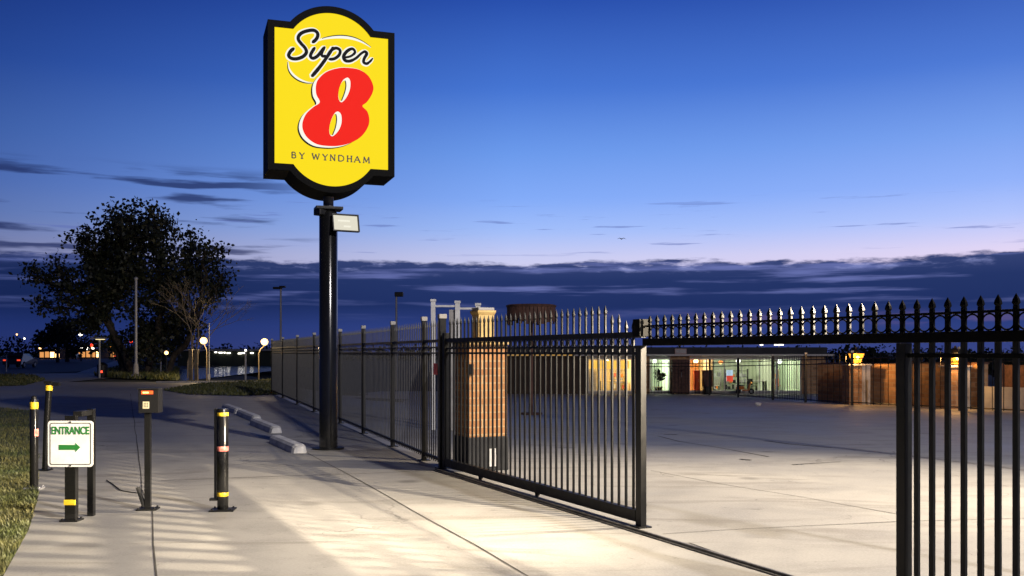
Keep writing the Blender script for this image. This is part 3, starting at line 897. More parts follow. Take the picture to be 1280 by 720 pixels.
# round dark canopy
cpos = at(664, 30)
can = thing('shade_canopy', 'round dark brown shade canopy on a post, above the gate spikes', 'canopy', cpos, 0)
zc_ = zat(381, 30) - cpos.z
MB().lathe((0, 0, 0), [(.76, zc_ - .09), (.8, zc_ - .03), (.74, zc_), (.05, zc_ + .03)], 36).build('canopy_top', M['brown'], can)
m = MB()
for i in range(40):
    a = 2 * math.pi * i / 40; ln = random.uniform(.34, .55)
    m.box((.75 * math.cos(a), .75 * math.sin(a), zc_ - .09 - ln / 2), (.02, .10, ln), a)
m.build('canopy_fringe', M['brown'], can)
MB().bar((0, 0, 0), (0, 0, zc_ - .05), .06).bar((0, 0, 0), (0, 0, .06), .35, seg=20).build('canopy_post', M['brown'], can, True)

# ------------------------------------------------------------------ things on the drive
def baseplate(m, w=.16, d=.16, ang=0):
    m.box((0, 0, .008), (w, d, .016), ang, .003)
    for sx in (-1, 1):
        for sy in (-1, 1):
            m.bar((sx * w * .38, sy * d * .38, .016), (sx * w * .38, sy * d * .38, .03), .01, seg=6)
    return m


p = gp(278.5, 638)
bo = thing('bollard', 'black post with two yellow bands and a pink band, nearest the sign pole', 'bollard', p, .1, 'black banded bollards on the drive')
def tube_part(name, r, z0, z1, m, par, x=0, y=0):
    return MB().lathe((x, y, 0), [(r * .97, z0), (r, z0 + .004), (r, z1 - .008), (r * .9, z1)], 28).build(name, m, par, True)
tube_part('post', .055, .015, 1.03, M['blackpole'], bo)
tube_part('yellow_band', .0568, .955, .995, M['yellow'], bo)
tube_part('pink_band', .0568, .60, .655, M['pinkred'], bo)
tube_part('yellow_band', .0568, .145, .19, M['yellow'], bo)
baseplate(MB(), .24, .2).build('base_plate', M['black'], bo)
MB().box2((-.085, -.01, .12), (-.062, .06, 1.03), .003).build('side_strip', BK, bo)
MB().box2((-.13, -.02, .10), (-.05, .05, .125), .004).build('side_foot', BK, bo)

p = gp(42.5, 611)
b2 = thing('bollard', 'black post with yellow top band and red sticker, left of the entrance sign', 'bollard', p, .2, 'black banded bollards on the drive')
tube_part('post', .046, .015, 1.05, M['blackpole'], b2)
MB().lathe((0, 0, 0), [(.03, 1.05), (.03, 1.075), (.015, 1.09)], 14).build('cap', M['dark'], b2, True)
tube_part('yellow_band', .0475, .935, 1.02, M['yellow'], b2)
MB().box((.035, -.038, .66), (.05, .012, .085), .75, .003).build('sticker', M['pinkred'], b2)
baseplate(MB(), .2, .2).build('base_plate', M['galv'], b2)

p = gp(56, 588)
b3 = thing('bollard', 'slim leaning black post with a yellow collar and padlock, farthest back at the grass', 'bollard', p, 0, 'black banded bollards on the drive')
zt3 = zat(480, p.y)
dx3 = (61.5 - 56) / FPX * p.y
MB().bar((0, 0, 0), (dx3 * .45, 0, zt3 * .55), .036, .04, 18).bar((dx3 * .45, 0, zt3 * .55), (dx3, 0, zt3), .04, .042, 18).build('post', M['blackpole'], b3, True)
MB().bar((dx3 * .93, 0, zt3 * .925), (dx3 * .985, 0, zt3 * .985), .047, seg=20).build('yellow_band', M['yellow'], b3, True)
MB().box((dx3 + .09, 0, zt3 + .0), (.12, .06, .05), 0, .01).box((dx3 + .0, 0, zt3 + .02), (.11, .09, .04), 0, .01).build('padlock', M['dark'], b3)
baseplate(MB(), .16, .16).build('base_plate', M['black'], b3)

# card reader
p = gp(185, 637)
cr = thing('card_reader', 'black card reader box with a red display on a slim post', 'card reader', p, .12)
MB().box2((-.03, -.03, .015), (.03, .03, 1.0), .006).build('post', M['blackpole'], cr)
baseplate(MB(), .2, .17).build('base_plate', M['black'], cr)
MB().bar((-.035, -.005, .03), (-.1, .0, .23), .022).build('cable_boot', M['rubber'], cr)
hb = MB().box2((-.075, -.08, .985), (.125, .09, 1.225), .008); hb.box2((-.085, -.1, 1.222), (.13, .09, 1.236), .003)
hd = hb.build('reader_box', M['dark'], cr)
MB().box2((-.045, -.084, 1.175), (.07, -.0805, 1.21)).build('display', M['display'], hd)
d = MB()
d.box2((-.03, -.087, 1.184), (.028, -.0845, 1.199))
d.build('display_bar', M['displayhot'], hd)
kp = MB().box2((-.03, -.086, 1.03), (.032, -.0805, 1.10), .002).build('keypad', M['keypad'], hd)
d = MB()
for i in range(3):
    for j in range(3): d.box2((-.02 + i * .016, -.0885, 1.043 + j * .018), (-.02 + i * .016 + .01, -.0865, 1.043 + j * .018 + .011))
d.build('key', M['ink'], kp)
# cable on the ground
P = [gp(172, 617), gp(160, 615.5), gp(150, 613), gp(141, 606), gp(133, 601)]
m = MB()
P = [Vector(q) for q in spline([tuple(q) for q in P], 5)]
for a, b in zip(P, P[1:]): m.bar(a + Vector((0, 0, .008)), b + Vector((0, 0, .008)), .006, seg=8)
tag(m.build('ground_cable', M['rubber'], None, True), 'thin black cable lying on the concrete at the card reader foot', 'cable')

# entrance sign
p = gp(89.5, 651)
es = thing('entrance_sign', 'white sign with green lettering and an arrow on black posts', 'sign', p, 0)
MB().box2((-.05, -.035, .012), (.05, .035, 1.0), .005).build('post', M['blackpole'], es)
MB().box2((.035, .25, .0), (.095, .31, 1.045), .005).build('post', M['blackpole'], es)
MB().box2((.0, .03, .985), (.085, .26, 1.035), .004).build('tie_bar', BK, es)
baseplate(MB(), .17, .15).build('base_plate', M['black'], es)
MB().box2((-.055, -.045, .155), (.052, -.03, .205), .004).build('yellow_band', M['yellow'], es)
def rrect(x0, x1, z0, z1, r, seg=6):
    out = []
    for cx_, cz_, a0 in ((x1 - r, z1 - r, 0), (x0 + r, z1 - r, 90), (x0 + r, z0 + r, 180), (x1 - r, z0 + r, 270)):
        for i in range(seg + 1):
            a = R(a0 + 90 * i / seg); out.append((cx_ + r * math.cos(a), cz_ + r * math.sin(a)))
    return out
ys_ = p.y - .05
k_ = ys_ / FPX
bx0, bx1 = (63 - 89.5) * k_, (119.5 - 89.5) * k_
bz0, bz1 = zat(583.5, ys_), zat(526, ys_)
yb_ = -.052
bd = MB().plate(rrect(bx0, bx1, bz0, bz1, .03), yb_, yb_ + .006).build('sign_board', M['signwhite'], es)
m = bmesh.new()
oa, ob = rrect(bx0 + .019, bx1 - .019, bz0 + .019, bz1 - .019, .02), rrect(bx0 + .026, bx1 - .026, bz0 + .026, bz1 - .026, .016)
va = [m.verts.new((x, yb_ - .002, z)) for x, z in oa]; vb = [m.verts.new((x, yb_ - .002, z)) for x, z in ob]
for i in range(len(va)): m.faces.new((va[i], va[(i + 1) % len(va)], vb[(i + 1) % len(va)], vb[i]))
mm = MB(); mm.b.free(); mm.b = m; mm.build('border_line', M['ink'], bd)
az0 = (bz0 + bz1) / 2 - .035
axl, axr = bx0 + .105, bx1 - .12
MB().plate([(axl, az0 - .022), (axr - .045, az0 - .022), (axr - .045, az0 - .042), (axr, az0 + .002), (axr - .045, az0 + .042), (axr - .045, az0 + .024), (axl, az0 + .026)], yb_ - .003, yb_).build('arrow', M['green'], bd)
for zz in (bz0 + .012, bz1 - .012):
    MB().bar(((bx0 + bx1) / 2, yb_ - .006, zz), ((bx0 + bx1) / 2, yb_ + .01, zz), .008, seg=8).build('bolt', M['ink'], bd)
cv = bpy.data.curves.new('lettering', 'FONT'); cv.body = 'ENTRANCE'; cv.size = .115; cv.offset = .0026; cv.extrude = .001; cv.align_x = 'CENTER'; cv.space_character = .92
to = bpy.data.objects.new('lettering_curve', cv); COL.objects.link(to)
bpy.context.view_layer.update()
tm_ = bpy.data.meshes.new_from_object(to.evaluated_get(bpy.context.evaluated_depsgraph_get()))
bpy.data.objects.remove(to); bpy.data.curves.remove(cv)
w_ = max(v.co.x for v in tm_.vertices) - min(v.co.x for v in tm_.vertices); hh_ = max(v.co.y for v in tm_.vertices)
tm_.materials.clear(); tm_.materials.append(M['green'])
lt = bpy.data.objects.new('lettering', tm_); COL.objects.link(lt); lt.parent = bd
lt.location = ((bx0 + bx1) / 2, yb_ - .003, bz1 - .125); lt.rotation_euler = (R(90), 0, 0)
lt.scale = ((bx1 - bx0 - .07) / w_, .072 / hh_, 1)

# white wheel stops
def wheel_stop():
    m = MB(); L_ = 1.5
    prof = [(-.085, 0), (.085, 0), (.07, .085), (.045, .118), (-.045, .118), (-.07, .085)]
    rows = []
    for x, k, zk in ((-L_ / 2, .8, .75), (-L_ / 2 + .06, 1, 1), (L_ / 2 - .06, 1, 1), (L_ / 2, .8, .75)):
        rows.append([m.b.verts.new((x, y * k, z * zk)) for y, z in prof])
    for a, b in zip(rows, rows[1:]):
        for i in range(6): m.b.faces.new((a[i], b[i], b[(i + 1) % 6], a[(i + 1) % 6]))
    m.b.faces.new(rows[0]); m.b.faces.new(rows[-1][::-1])
    bmesh.ops.recalc_face_normals(m.b, faces=m.b.faces[:])
    return m
ws0 = None
for (a, b), lab in ((((344, 553), (375, 566.5)), 'white concrete wheel stop nearest the foot of the sign pole'),
                    (((318, 530), (346, 541.5)), 'second white wheel stop back from the sign pole, in the leaning row'),
                    (((300, 518), (322, 527)), 'third white wheel stop back from the sign pole'),
                    (((282, 510.5), (299, 517)), 'farthest white wheel stop, just above the banded bollard')):
    A_, B2 = gp(*a), gp(*b)
    if ws0 is None: ws0 = o = wheel_stop().build('wheel_stop', M['wstop'])
    else: o = ws0.copy(); COL.objects.link(o)
    d_ = B2 - A_
    o.location = ((A_ + B2) / 2); o.rotation_euler = (0, 0, math.atan2(d_.y, d_.x)); o.scale = (min(d_.length, 2.6) / 1.5, 1.5, 1.15)
    tag(o, lab, 'wheel stop', 'white wheel stops')
# litter
p = gp(948, 507.5)
m = MB(); bmesh.ops.create_icosphere(m.b, subdivisions=2, radius=.14)
for v in m.b.verts: v.co = v.co * random.uniform(.6, 1.2); v.co.z = max(v.co.z * .6 + .06, 0)
tag(m.build('crumpled_paper', M['white'], None, loc=p), 'crumpled white paper lying far back on the courtyard', 'litter')

# ------------------------------------------------------------------ courtyard building (far back)
BY = 60.0
bz = hgt(14, BY)
bx = lambda px: (px - 640) / FPX * BY
zb = lambda py: zat(py, BY) - bz
bld = thing('clubhouse', 'long low brick building with lit windows at the back of the courtyard', 'building', (0, BY, bz), 0)
zt, ws_, wt_ = zb(445), zb(490), zb(448.5)
DP = 5.0
BR = M['brickdk']
walls = [(590, 735, 'wall'), (790, 812, 'wall'), (838, 862, 'wall'), (1002, 1030, 'wall')]
for a, b, nm in walls: MB().box2((bx(a), 0, -.3), (bx(b), .3, zt), .01).build('wall', BR if a > 600 else M['darkwall'], bld)
for a, b in ((735, 790), (812, 838), (862, 972), (972, 1002)):
    MB().box2((bx(a) + .003, .02, wt_), (bx(b) - .003, .28, zt - .003)).build('lintel', M['fascia'], bld)
    MB().box2((bx(a) + .003, .0, -.3), (bx(b) - .003, .32, ws_ + .04)).build('sill', M['palecon'], bld)
MB().box2((bx(590), DP, -.3), (bx(1030), DP + .2, zt)).build('wall', BR, bld)
MB().box2((bx(590) - .2, .303, -.3), (bx(590), DP, zt)).build('wall', BR, bld)
MB().box2((bx(1030), .303, -.3), (bx(1030) + .2, DP, zt)).build('wall', BR, bld)
MB().box2((bx(590) - .5, -.45, zt + .003), (bx(1030) + .5, DP + .6, zt + .12), .01).build('roof_slab', M['fascia'], bld)
rf = MB().box2((bx(590) - .3, .3, zt + .123), (bx(1030) + .3, DP + .3, zt + .55), .05).build('roof', M['roofdk'], bld)
MB().box2((bx(595), -.47, zt + .02), (bx(716), -.453, zt + .09)).build('eave_lamp', M['goldeave'], bld)
MB().box2((bx(590), .31, -.05), (bx(1030), DP, 0)).build('floor', M['floor'], bld)
rooms = [(735, 790, M['roomwarm'], (1, .84, .55), 420), (812, 838, M['roomgreen'], (.93, 1, .9), 360), (862, 895, M['roomor'], (1, .62, .3), 240), (895, 972, M['roomgreen'], (1, 1, .84), 520), (972, 1002, M['roomgreen'], (.93, 1, .88), 340)]
for i, (a, b, mt, lc, pw) in enumerate(rooms):
    MB().box2((bx(a) - .1, DP - .12, 0), (bx(b) + .1, DP - .02, zt - .01)).build('inner_wall', mt, bld)
    MB().box2((bx(a) - .14, .31, 0), (bx(a) - .06, DP - .13, zt - .01)).build('inner_wall', mt, bld)
    if i in (0, 1, 4): MB().box2((bx(b) + .06, .31, 0), (bx(b) + .14, DP - .13, zt - .01)).build('inner_wall', mt, bld)
    MB().box2((bx(a) + .2, DP / 2 - .2, zt - .09), (bx(b) - .2, DP / 2 + .2, zt - .03)).build('ceiling_light', M['tube'], bld)
    lamp('room_light', 'POINT', ((bx(a) + bx(b)) / 2, BY + DP * .45, bz + zt - .35), pw, lc, .15)
for a, b, nmul in ((735, 790, 3), (812, 838, 1), (862, 972, 5), (972, 1002, 1)):
    x0_, x1_ = bx(a), bx(b); t_ = .05
    f = MB()
    f.box2((x0_ + .003, .10, ws_ + .04), (x0_ + t_, .18, wt_)).box2((x1_ - t_, .10, ws_ + .04), (x1_ - .003, .18, wt_))
    f.box2((x0_ + t_, .10, ws_ + .04), (x1_ - t_, .18, ws_ + .09)).box2((x0_ + t_, .10, wt_ - .06), (x1_ - t_, .18, wt_ - .003))
    for i in range(1, nmul):
        xm = x0_ + (x1_ - x0_) * i / nmul; f.box2((xm - .025, .103, ws_ + .09), (xm + .025, .177, wt_ - .06))
    w = thing('window', None, None, (0, 0, 0)); bpy.data.objects.remove(w)
    w = f.build('window', M['white'], bld)
    MB().box2((x0_ + t_, .135, ws_ + .09), (x1_ - t_, .141, wt_ - .06)).build('pane', M['glass'], w)
# yellow valance inside the first window, blinds in the green ones
MB().box2((bx(738), .5, zb(461)), (bx(788), .56, zb(451))).build('valance', emis('lit_valance', (1, .6, .1), .9), bld)
for a, b in ((813, 824), (985, 1001)):
    m = MB(); x = bx(a) + .08
    while x < bx(b): m.box((x, .4, (ws_ + wt_) / 2 + .05), (.07, .012, wt_ - ws_ - .25), .5); x += .12
    m.build('blind', M['white'], bld)
# pale box on the roof edge and small roof lamps
rb = thing('roof_unit', 'small pinkish box unit on the roof edge over the dark cabinet', 'roof unit', (bx(851), BY + .25, bz + zt + .124))
MB().box2((-.36, -.25, 0), (.36, .3, .34), .02).build('housing', mat('pinkish_metal', (.42, .3, .27), .6), rb)
MB().box2((-.3, -.262, .06), (.3, -.252, .28)).build('grille', M['palecon'], rb)
for px, lab in ((956, 'small white lamp on the dark roof, left of the pair'), (978, 'wider white lamp on the dark roof, right of the pair')):
    l = thing('roof_lamp', lab, 'lamp', (bx(px), BY + .8, bz + zt + .553), 0, 'lamps on the clubhouse roof')
    w = .09 if px == 956 else .28
    MB().bar((0, 0, 0), (0, 0, .12), .025).build('stem', M['galv'], l)
    MB().box2((-w, -.08, .12), (w, .08, .2), .02).build('lamp_head', M['far_white'], l)

# furniture seen through the glass
def inside_thing(name, label, cat, px, dy, rz=0): return thing(name, label, cat, (bx(px), BY + dy, bz), rz)
t = inside_thing('table', 'long pale counter behind the yellow lit window', 'table', 770, 2.0)
MB().box2((-.9, -.35, .72), (.9, .35, .78), .01).build('table_top', M['cream'], t)
for sx in (-.8, .8):
    for sy in (-.28, .28): MB().box2((sx - .03, sy - .03, 0), (sx + .03, sy + .03, .72)).build('leg', M['wood'], t)
t = inside_thing('cabinet', 'white tall cabinet standing at the left end of the yellow lit window', 'cabinet', 742, 1.2)
MB().box2((-.28, -.25, 0), (.28, .25, 1.55), .015).build('carcass', M['white'], t)
MB().box2((-.26, -.268, .05), (-.01, -.252, 1.5), .004).build('door', M['white'], t); MB().box2((.01, -.268, .05), (.26, -.252, 1.5), .004).build('door', M['white'], t)
t = inside_thing('potted_plant', 'dark leafy pot plant silhouetted in the narrow green lit window', 'plant', 826, .9)
MB().lathe((0, 0, 0), [(.16, 0), (.22, .34), (.2, .36)], 18).build('pot', M['dark'], t, True)
m = MB(); m.bar((0, 0, .3), (.05, 0, 1.1), .025)
for i in range(46):
    a = random.uniform(0, 6.28); e = random.uniform(-.3, 1.2); ln = random.uniform(.25, .6)
    o_ = Vector((.03, 0, random.uniform(.75, 1.25))); d_ = Vector((math.cos(a) * math.cos(e), math.sin(a) * math.cos(e) * .5, math.sin(e))) * ln
    s_ = d_.cross(Vector((0, 1, .2))).normalized() * .07
    vs = [m.b.verts.new(v) for v in (o_, o_ + d_ * .5 + s_, o_ + d_, o_ + d_ * .5 - s_)]; m.b.faces.new(vs)
m.build('foliage', M['dark'], t)
t = inside_thing('bench', 'low pale slatted bench under the pot plant in the narrow window', 'bench', 822, .55)
MB().box2((-.4, -.12, .38), (.4, .12, .43)).build('seat', M['cream'], t)
m = MB()
for i in range(6): m.box2((-.38 + i * .14, -.1, .05), (-.33 + i * .14, -.06, .38))
m.build('slat_front', M['cream'], t)
for sx in (-.36, .36): MB().box2((sx - .03, .03, 0), (sx + .03, .1, .38)).build('leg', M['cream'], t)
t = inside_thing('cabinet', 'narrow red cabinet with an orange glow beside it, left part of the long window', 'cabinet', 875, 1.1)
MB().box2((-.18, -.2, 0), (.18, .2, 1.45), .01).build('carcass', M['redwood'], t); MB().box2((-.15, -.215, .1), (.15, -.202, 1.4), .003).build('door', M['redwood'], t)
MB().bar((.1, -.22, .7), (.1, -.22, .9), .012).build('handle', M['galv'], t)
t = inside_thing('pendant_lamp', 'orange pendant lamp hanging inside the long window', 'lamp', 907, 1.4)
MB().bar((0, 0, zt - .02), (0, 0, zt - .3), .01).build('cord', M['dark'], t)
MB().lathe((0, 0, 0), [(.2, zt - .46), (.2, zt - .44), (.06, zt - .3)], 20).build('lamp_shade', emis('orange_shade', (1, .22, .03), 2.2), t, True)
MB().ball((0, 0, zt - .45), .08).build('bulb', M['far_warm'], t)
t = inside_thing('wall_poster', 'blue and red lit poster board inside the long window', 'poster', 921, 2.0)
MB().box2((-.2, -.03, .75), (.2, .0, 1.45)).build('board', M['poster'], t)
MB().box2((-.2, -.045, .72), (.2, -.031, 1.08)).build('red_panel', M['posterred'], t)
MB().bar((-.15, -.01, 0), (-.15, -.01, .75), .02).build('leg', M['galv'], t); MB().bar((.15, -.01, 0), (.15, -.01, .75), .02).build('leg', M['galv'], t)


def chair(label, px, dy, m, rz):
    t = thing('chair', label, 'chair', (bx(px), BY + dy, bz), rz, 'chairs in the long window')
    MB().box2((-.2, -.2, .43), (.2, .2, .47), .01).build('seat', m, t)
    MB().box2((-.2, .17, .5), (.2, .2, .9), .01).build('backrest', m, t)
    for sx in (-.18, .18):
        for sy in (-.18, .18): MB().bar((sx, sy, 0), (sx, sy, .43), .018).build('leg', M['dark'], t)
    return t
chair('dark chair by the orange cart inside the long window', 946, 1.2, M['dark'], .4)
chair('white chair left of the lit poster inside the long window', 901, 1.6, M['white'], -.3)
chair('dark red chair before the blinds at the right end window', 980, 1.6, M['redwood'], .2)
t = inside_thing('table', 'low table between the chairs inside the long window', 'table', 958, 2.4)
MB().box2((-.6, -.4, .70), (.6, .4, .74), .01).build('table_top', M['palecon'], t)
for sx in (-.5, .5):
    for sy in (-.3, .3): MB().bar((sx, sy, 0), (sx, sy, .7), .025).build('leg', M['dark'], t)

def shelf(label, px, dy, w, m):
    t = inside_thing('shelf', label, 'shelf', px, dy)
    for x in (-w, w): MB().box2((x - .02, -.15, 0), (x + .02, .15, 1.5)).build('side_panel', m, t)
    for z in (.15, .55, .95, 1.35): MB().box2((-w + .021, -.15, z), (w - .021, .15, z + .03)).build('shelf_board', m, t)
    for z in (.183, .583, .983):
        x = -w + .05
        while x < w - .15:
            q = random.uniform(.1, .2)
            MB().box2((x, -.1, z), (x + q, .1, z + random.uniform(.15, .3)), .01).build('goods', random.choice((M['white'], M['dark'], M['redwood'], M['orange'], M['galv'])), t)
            x += q + random.uniform(.02, .15)
shelf('dark shelf of small goods behind the scooter inside the long window', 936, 3.4, .75, M['dark'])
shelf('pale shelf of small goods left of the lit poster inside the long window', 905, 3.8, .6, M['white'])
shelf('dark shelf of goods inside the right end window', 983, 3.6, .5, M['wood'])
shelf('dark shelf of goods at the right side of the yellow lit window', 780, 3.6, .5, M['wood'])
# dark locker and brown bin in front of the building
def front_thing(name, label, cat, px, dy): 
    y = BY + dy; x = (px - 640) / FPX * y
    return thing(name, label, cat, (x, y, hgt(x, y)))
t = front_thing('locker', 'dark brown double door locker standing between two lit windows', 'locker', 850, -1.0)
MB().box2((-.52, -.3, .06), (.52, .3, 2.12), .012).build('carcass', M['brown'], t)
MB().box2((-.5, -.318, .12), (-.01, -.303, 2.06), .005).build('door', M['brown'], t); d = MB().box2((.01, -.318, .12), (.5, -.303, 2.06), .005).build('door', M['brown'], t)
MB().box2((.03, -.335, 1.05), (.06, -.319, 1.35), .004).build('handle', M['galv'], d)
for sx in (-.45, .45): MB().box2((sx - .04, -.25, 0), (sx + .04, .25, .06)).build('foot', M['dark'], t)
t = front_thing('litter_bin', 'square brown slatted bin with a dark base before the long window', 'bin', 884, -1.3)
MB().box2((-.27, -.25, .48), (.27, .25, 1.42), .015).build('body', M['brown'], t)
MB().box2((-.22, -.2, 0), (.22, .2, .48), .01).build('base', M['dark'], t)
MB().box2((-.3, -.28, 1.42), (.3, .28, 1.47), .01).build('lid', M['dark'], t)
# small orange scooter
t = front_thing('scooter', 'small orange and black scooter parked before the long window', 'scooter', 931, -1.6)
t.rotation_euler = (0, 0, .25); t.scale = (.8, .8, .8)
for x in (-.55, .55):
    w = MB().ring((x, 0, .22), .17, .055, seg=20, sec=8).build('wheel', M['rubber'], t, True); MB().bar((x, -.04, .22), (x, .04, .22), .1, seg=14).build('rim', M['galv'], w, True)
m = MB(); m.box((-.38, 0, .5), (.62, .24, .26), 0, .08).box((.05, 0, .3), (.5, .22, .08), 0, .03); m.bar((.3, 0, .33), (.47, 0, .9), .075, .06, 12); m.build('body', M['orange'], t, True)
MB().box((-.36, 0, .68), (.6, .22, .09), 0, .035).build('seat', M['dark'], t, True)
MB().bar((.44, -.3, 1.0), (.44, .3, 1.0), .02).bar((.45, 0, .85), (.44, 0, 1.0), .03).build('handlebar', M['dark'], t, True)
MB().ball((.53, 0, .88), .07).build('headlight', emis('scooter_lamp', (1, .5, .1), 1.2), t, True)

# ------------------------------------------------------------------ courtyard wall, piers, lanterns, back fence
def wall_pt(px, py, back=0.0):
    q = gp(px, py); 
    return q
ends = [gp(1010, 501.5), gp(1056, 504.5), gp(1130, 508.0), gp(1213, 512.0), gp(1330, 517.0)]
wdir = (ends[3].xy - ends[0].xy).normalized(); wn = Vector((-wdir.y, wdir.x))
if wn.x < 0: wn = -wn                                           # away from the courtyard
wn3 = Vector((wn.x, wn.y, 0)) 
a, b_ = ends[0] + wn3 * .5, ends[3] + wn3 * .5
bw = thing('boundary_wall', 'low brown brick wall behind the back fence on the right', 'wall', a, math.atan2((b_ - a).y, (b_ - a).x))
L_ = (b_.xy - a.xy).length
def wall_mesh(L, z0a, z1a, z0b, z1b, th):
    m = MB()
    v = [m.b.verts.new(q) for q in ((0, 0, z0a), (L, 0, z0b), (L, 0, z1b), (0, 0, z1a), (0, th, z0a), (L, th, z0b), (L, th, z1b), (0, th, z1a))]
    for f in ((0, 1, 2, 3), (7, 6, 5, 4), (3, 2, 6, 7), (0, 3, 7, 4), (1, 5, 6, 2), (0, 4, 5, 1)): m.b.faces.new([v[i] for i in f])
    bmesh.ops.recalc_face_normals(m.b, faces=m.b.faces[:])
    return m
sgn = 1 if (Vector((math.cos(bw.rotation_euler.z + math.pi / 2), math.sin(bw.rotation_euler.z + math.pi / 2))).dot(wn) > 0) else -1
zA0, zA1 = -.3, zat(455.5, a.y) - a.z; zB0, zB1 = b_.z - a.z - .3, zat(455.5, b_.y) - a.z
wall_mesh(L_, zA0, zA1, zB0, zB1, .24 * sgn).build('brickwork', BR, bw)
cp = wall_mesh(L_, zA1 + .003, zA1 + .07, zB1 + .003, zB1 + .07, .3 * sgn); cp.build('coping', M['brown'], bw)
c_ = b_ + Vector((*wdir, 0)) * .02; e_ = c_ + Vector((*wdir, 0)) * 11
pw = thing('rendered_wall', 'pale grey rendered wall continuing the brick wall at the far right', 'wall', c_, math.atan2(wdir.y, wdir.x))
wall_mesh(11, -.3, zat(483, c_.y) - c_.z, hgt(e_.x, e_.y) - c_.z - .3, zat(483, c_.y) - c_.z + .1, .22 * sgn).build('render_coat', M['grey'], pw)
hp = thing('board_fence', 'brown board fence rising behind the pale grey wall at far right', 'fence', c_ + wn3 * .8, math.atan2(wdir.y, wdir.x))
wall_mesh(11, -.3, zat(456, c_.y) - c_.z, -.3, zat(456, c_.y) - c_.z, .05 * sgn).build('boards', M['brown'], hp)
for i in range(5): MB().box2((i * 2.6 + .02, -.07 * sgn, -.3), (i * 2.6 + .12, -.003 * sgn, zat(456, c_.y) - c_.z + .05)).build('post', M['brown'], hp)


def pier(px0, px1, pyb, lab, lab2, topy):
    a = gp(px0, pyb) + wn3 * .12; w = (px1 - px0) / FPX * a.y
    c = a + Vector((w / 2, w * .2, 0))
    t = thing('wall_pier', lab, 'pier', c, 0, 'piers along the brick wall')
    z1 = zat(topy, c.y) - c.z
    MB().box2((-w / 2, -w / 2, -.2), (w * .1, w / 2, z1), .01).build('brick_half', M['brickdk'], t)
    MB().box2((w * .1 + .002, -w / 2 + .01, -.2), (w / 2, w / 2, z1), .01).build('pale_half', M['palecon'], t)
    MB().box2((-w / 2 - .05, -w / 2 - .05, z1 + .002), (w / 2 + .05, w / 2 + .05, z1 + .07), .01).build('cap', M['palecon'], t)
    l = thing('lantern', lab2, 'lantern', c + Vector((0, 0, z1 + .072)), 0, 'amber lanterns on the wall piers')
    m = MB().box2((-.1, -.1, 0), (.1, .1, .04), .005); m.build('foot', M['dark'], l)
    hL = .42; k = MB()
    lv = [(.13, .04), (.24, hL)]
    rows = [[k.b.verts.new((x * r, y * r, z)) for x, y in ((-1, -1), (1, -1), (1, 1), (-1, 1))] for r, z in lv]
    for i in range(4): k.b.faces.new((rows[0][i], rows[0][(i + 1) % 4], rows[1][(i + 1) % 4], rows[1][i]))
    k.build('glass', M['amber'], l)
    MB().ball((0, -.2, .26), .075, 12).build('flame', M['amberhot'], l, True)
    k = MB()
    for x, y in ((-1, -1), (1, -1), (1, 1), (-1, 1)): k.bar((x * .135, y * .135, .04), (x * .245, y * .245, hL), .012, seg=6)
    k.build('frame', M['dark'], l)
    k = MB(); k.lathe((0, 0, 0), [(.36, hL), (.36, hL + .03), (.22, hL + .12), (.06, hL + .2), (.03, hL + .28)], 4); k.build('roof', M['dark'], l)
    lamp('lantern_light', 'POINT', c + Vector((-.3, -.5, z1 + .3)), 170, (1, .5, .14), .1)
pier(1056, 1082, 505.5, 'brick and pale concrete pier under the bright amber lantern', 'bright amber lantern with a dark pointed roof, seen through the open gateway', 457)
pier(1180, 1206, 511.5, 'second pier farther right, seen between the near pickets', 'amber lantern partly hidden by the near pickets at the right', 459)

# back fence: along the building, then down the right side
BFP = [at(806, 57.8), at(887, 56.2), gp(966, 500), gp(1007, 503), gp(1065, 506.5), gp(1130, 510), gp(1200, 513.5), gp(1300, 518.5)]
bf = thing('back_fence', 'black picket fence across the back of the courtyard before windows and brick wall', 'fence', BFP[0])
O = BFP[0]
H_ = 2.0
def post_at(P_):
    q = P_ - O
    po = MB().box2((q.x - .045, q.y - .045, q.z - .1), (q.x + .045, q.y + .045, q.z + H_ + .12), .004).build('post', BK, bf)
    MB().box2((q.x - .055, q.y - .055, q.z + H_ + .12), (q.x + .055, q.y + .055, q.z + H_ + .2), .006).build('post_cap', M['cap'], po)
allp = []
for P_, Q_ in zip(BFP, BFP[1:]):
    n_ = 2 if (Q_ - P_).length > 6 else 1
    for i in range(n_): allp.append((P_.lerp(Q_, i / n_), P_.lerp(Q_, (i + 1) / n_)))
for P_, Q_ in allp:
    post_at(P_)
    p_, q_ = P_ - O, Q_ - O; d_ = q_ - p_; Ld = d_.length
    for z in (H_ - .12, H_ - .32, .12):
        MB().bar(p_ + Vector((0, 0, z)), q_ + Vector((0, 0, z)), .022, seg=4).build('rail', BK, bf)
    m = MB(); n_ = int(Ld / (.2 if p_.y > -12 else .42))
    for i in range(1, n_):
        c = p_ + d_ * (i / n_)
        m.bar(c + Vector((0, 0, .06)), c + Vector((0, 0, H_ - .02)), .014, seg=4).bar(c + Vector((0, 0, H_ - .02)), c + Vector((0, 0, H_ + .1)), .017, .001, 4)
    m.build('picket_panel', BK, bf)
post_at(allp[-1][1])

# ------------------------------------------------------------------ trees and shrubs
def tube_path(m, pts, r0, r1, seg=7):
    n = len(pts)
    for i in range(n - 1):
        m.bar(pts[i], pts[i + 1], r0 + (r1 - r0) * i / (n - 1), r0 + (r1 - r0) * (i + 1) / (n - 1), seg, cap=False)


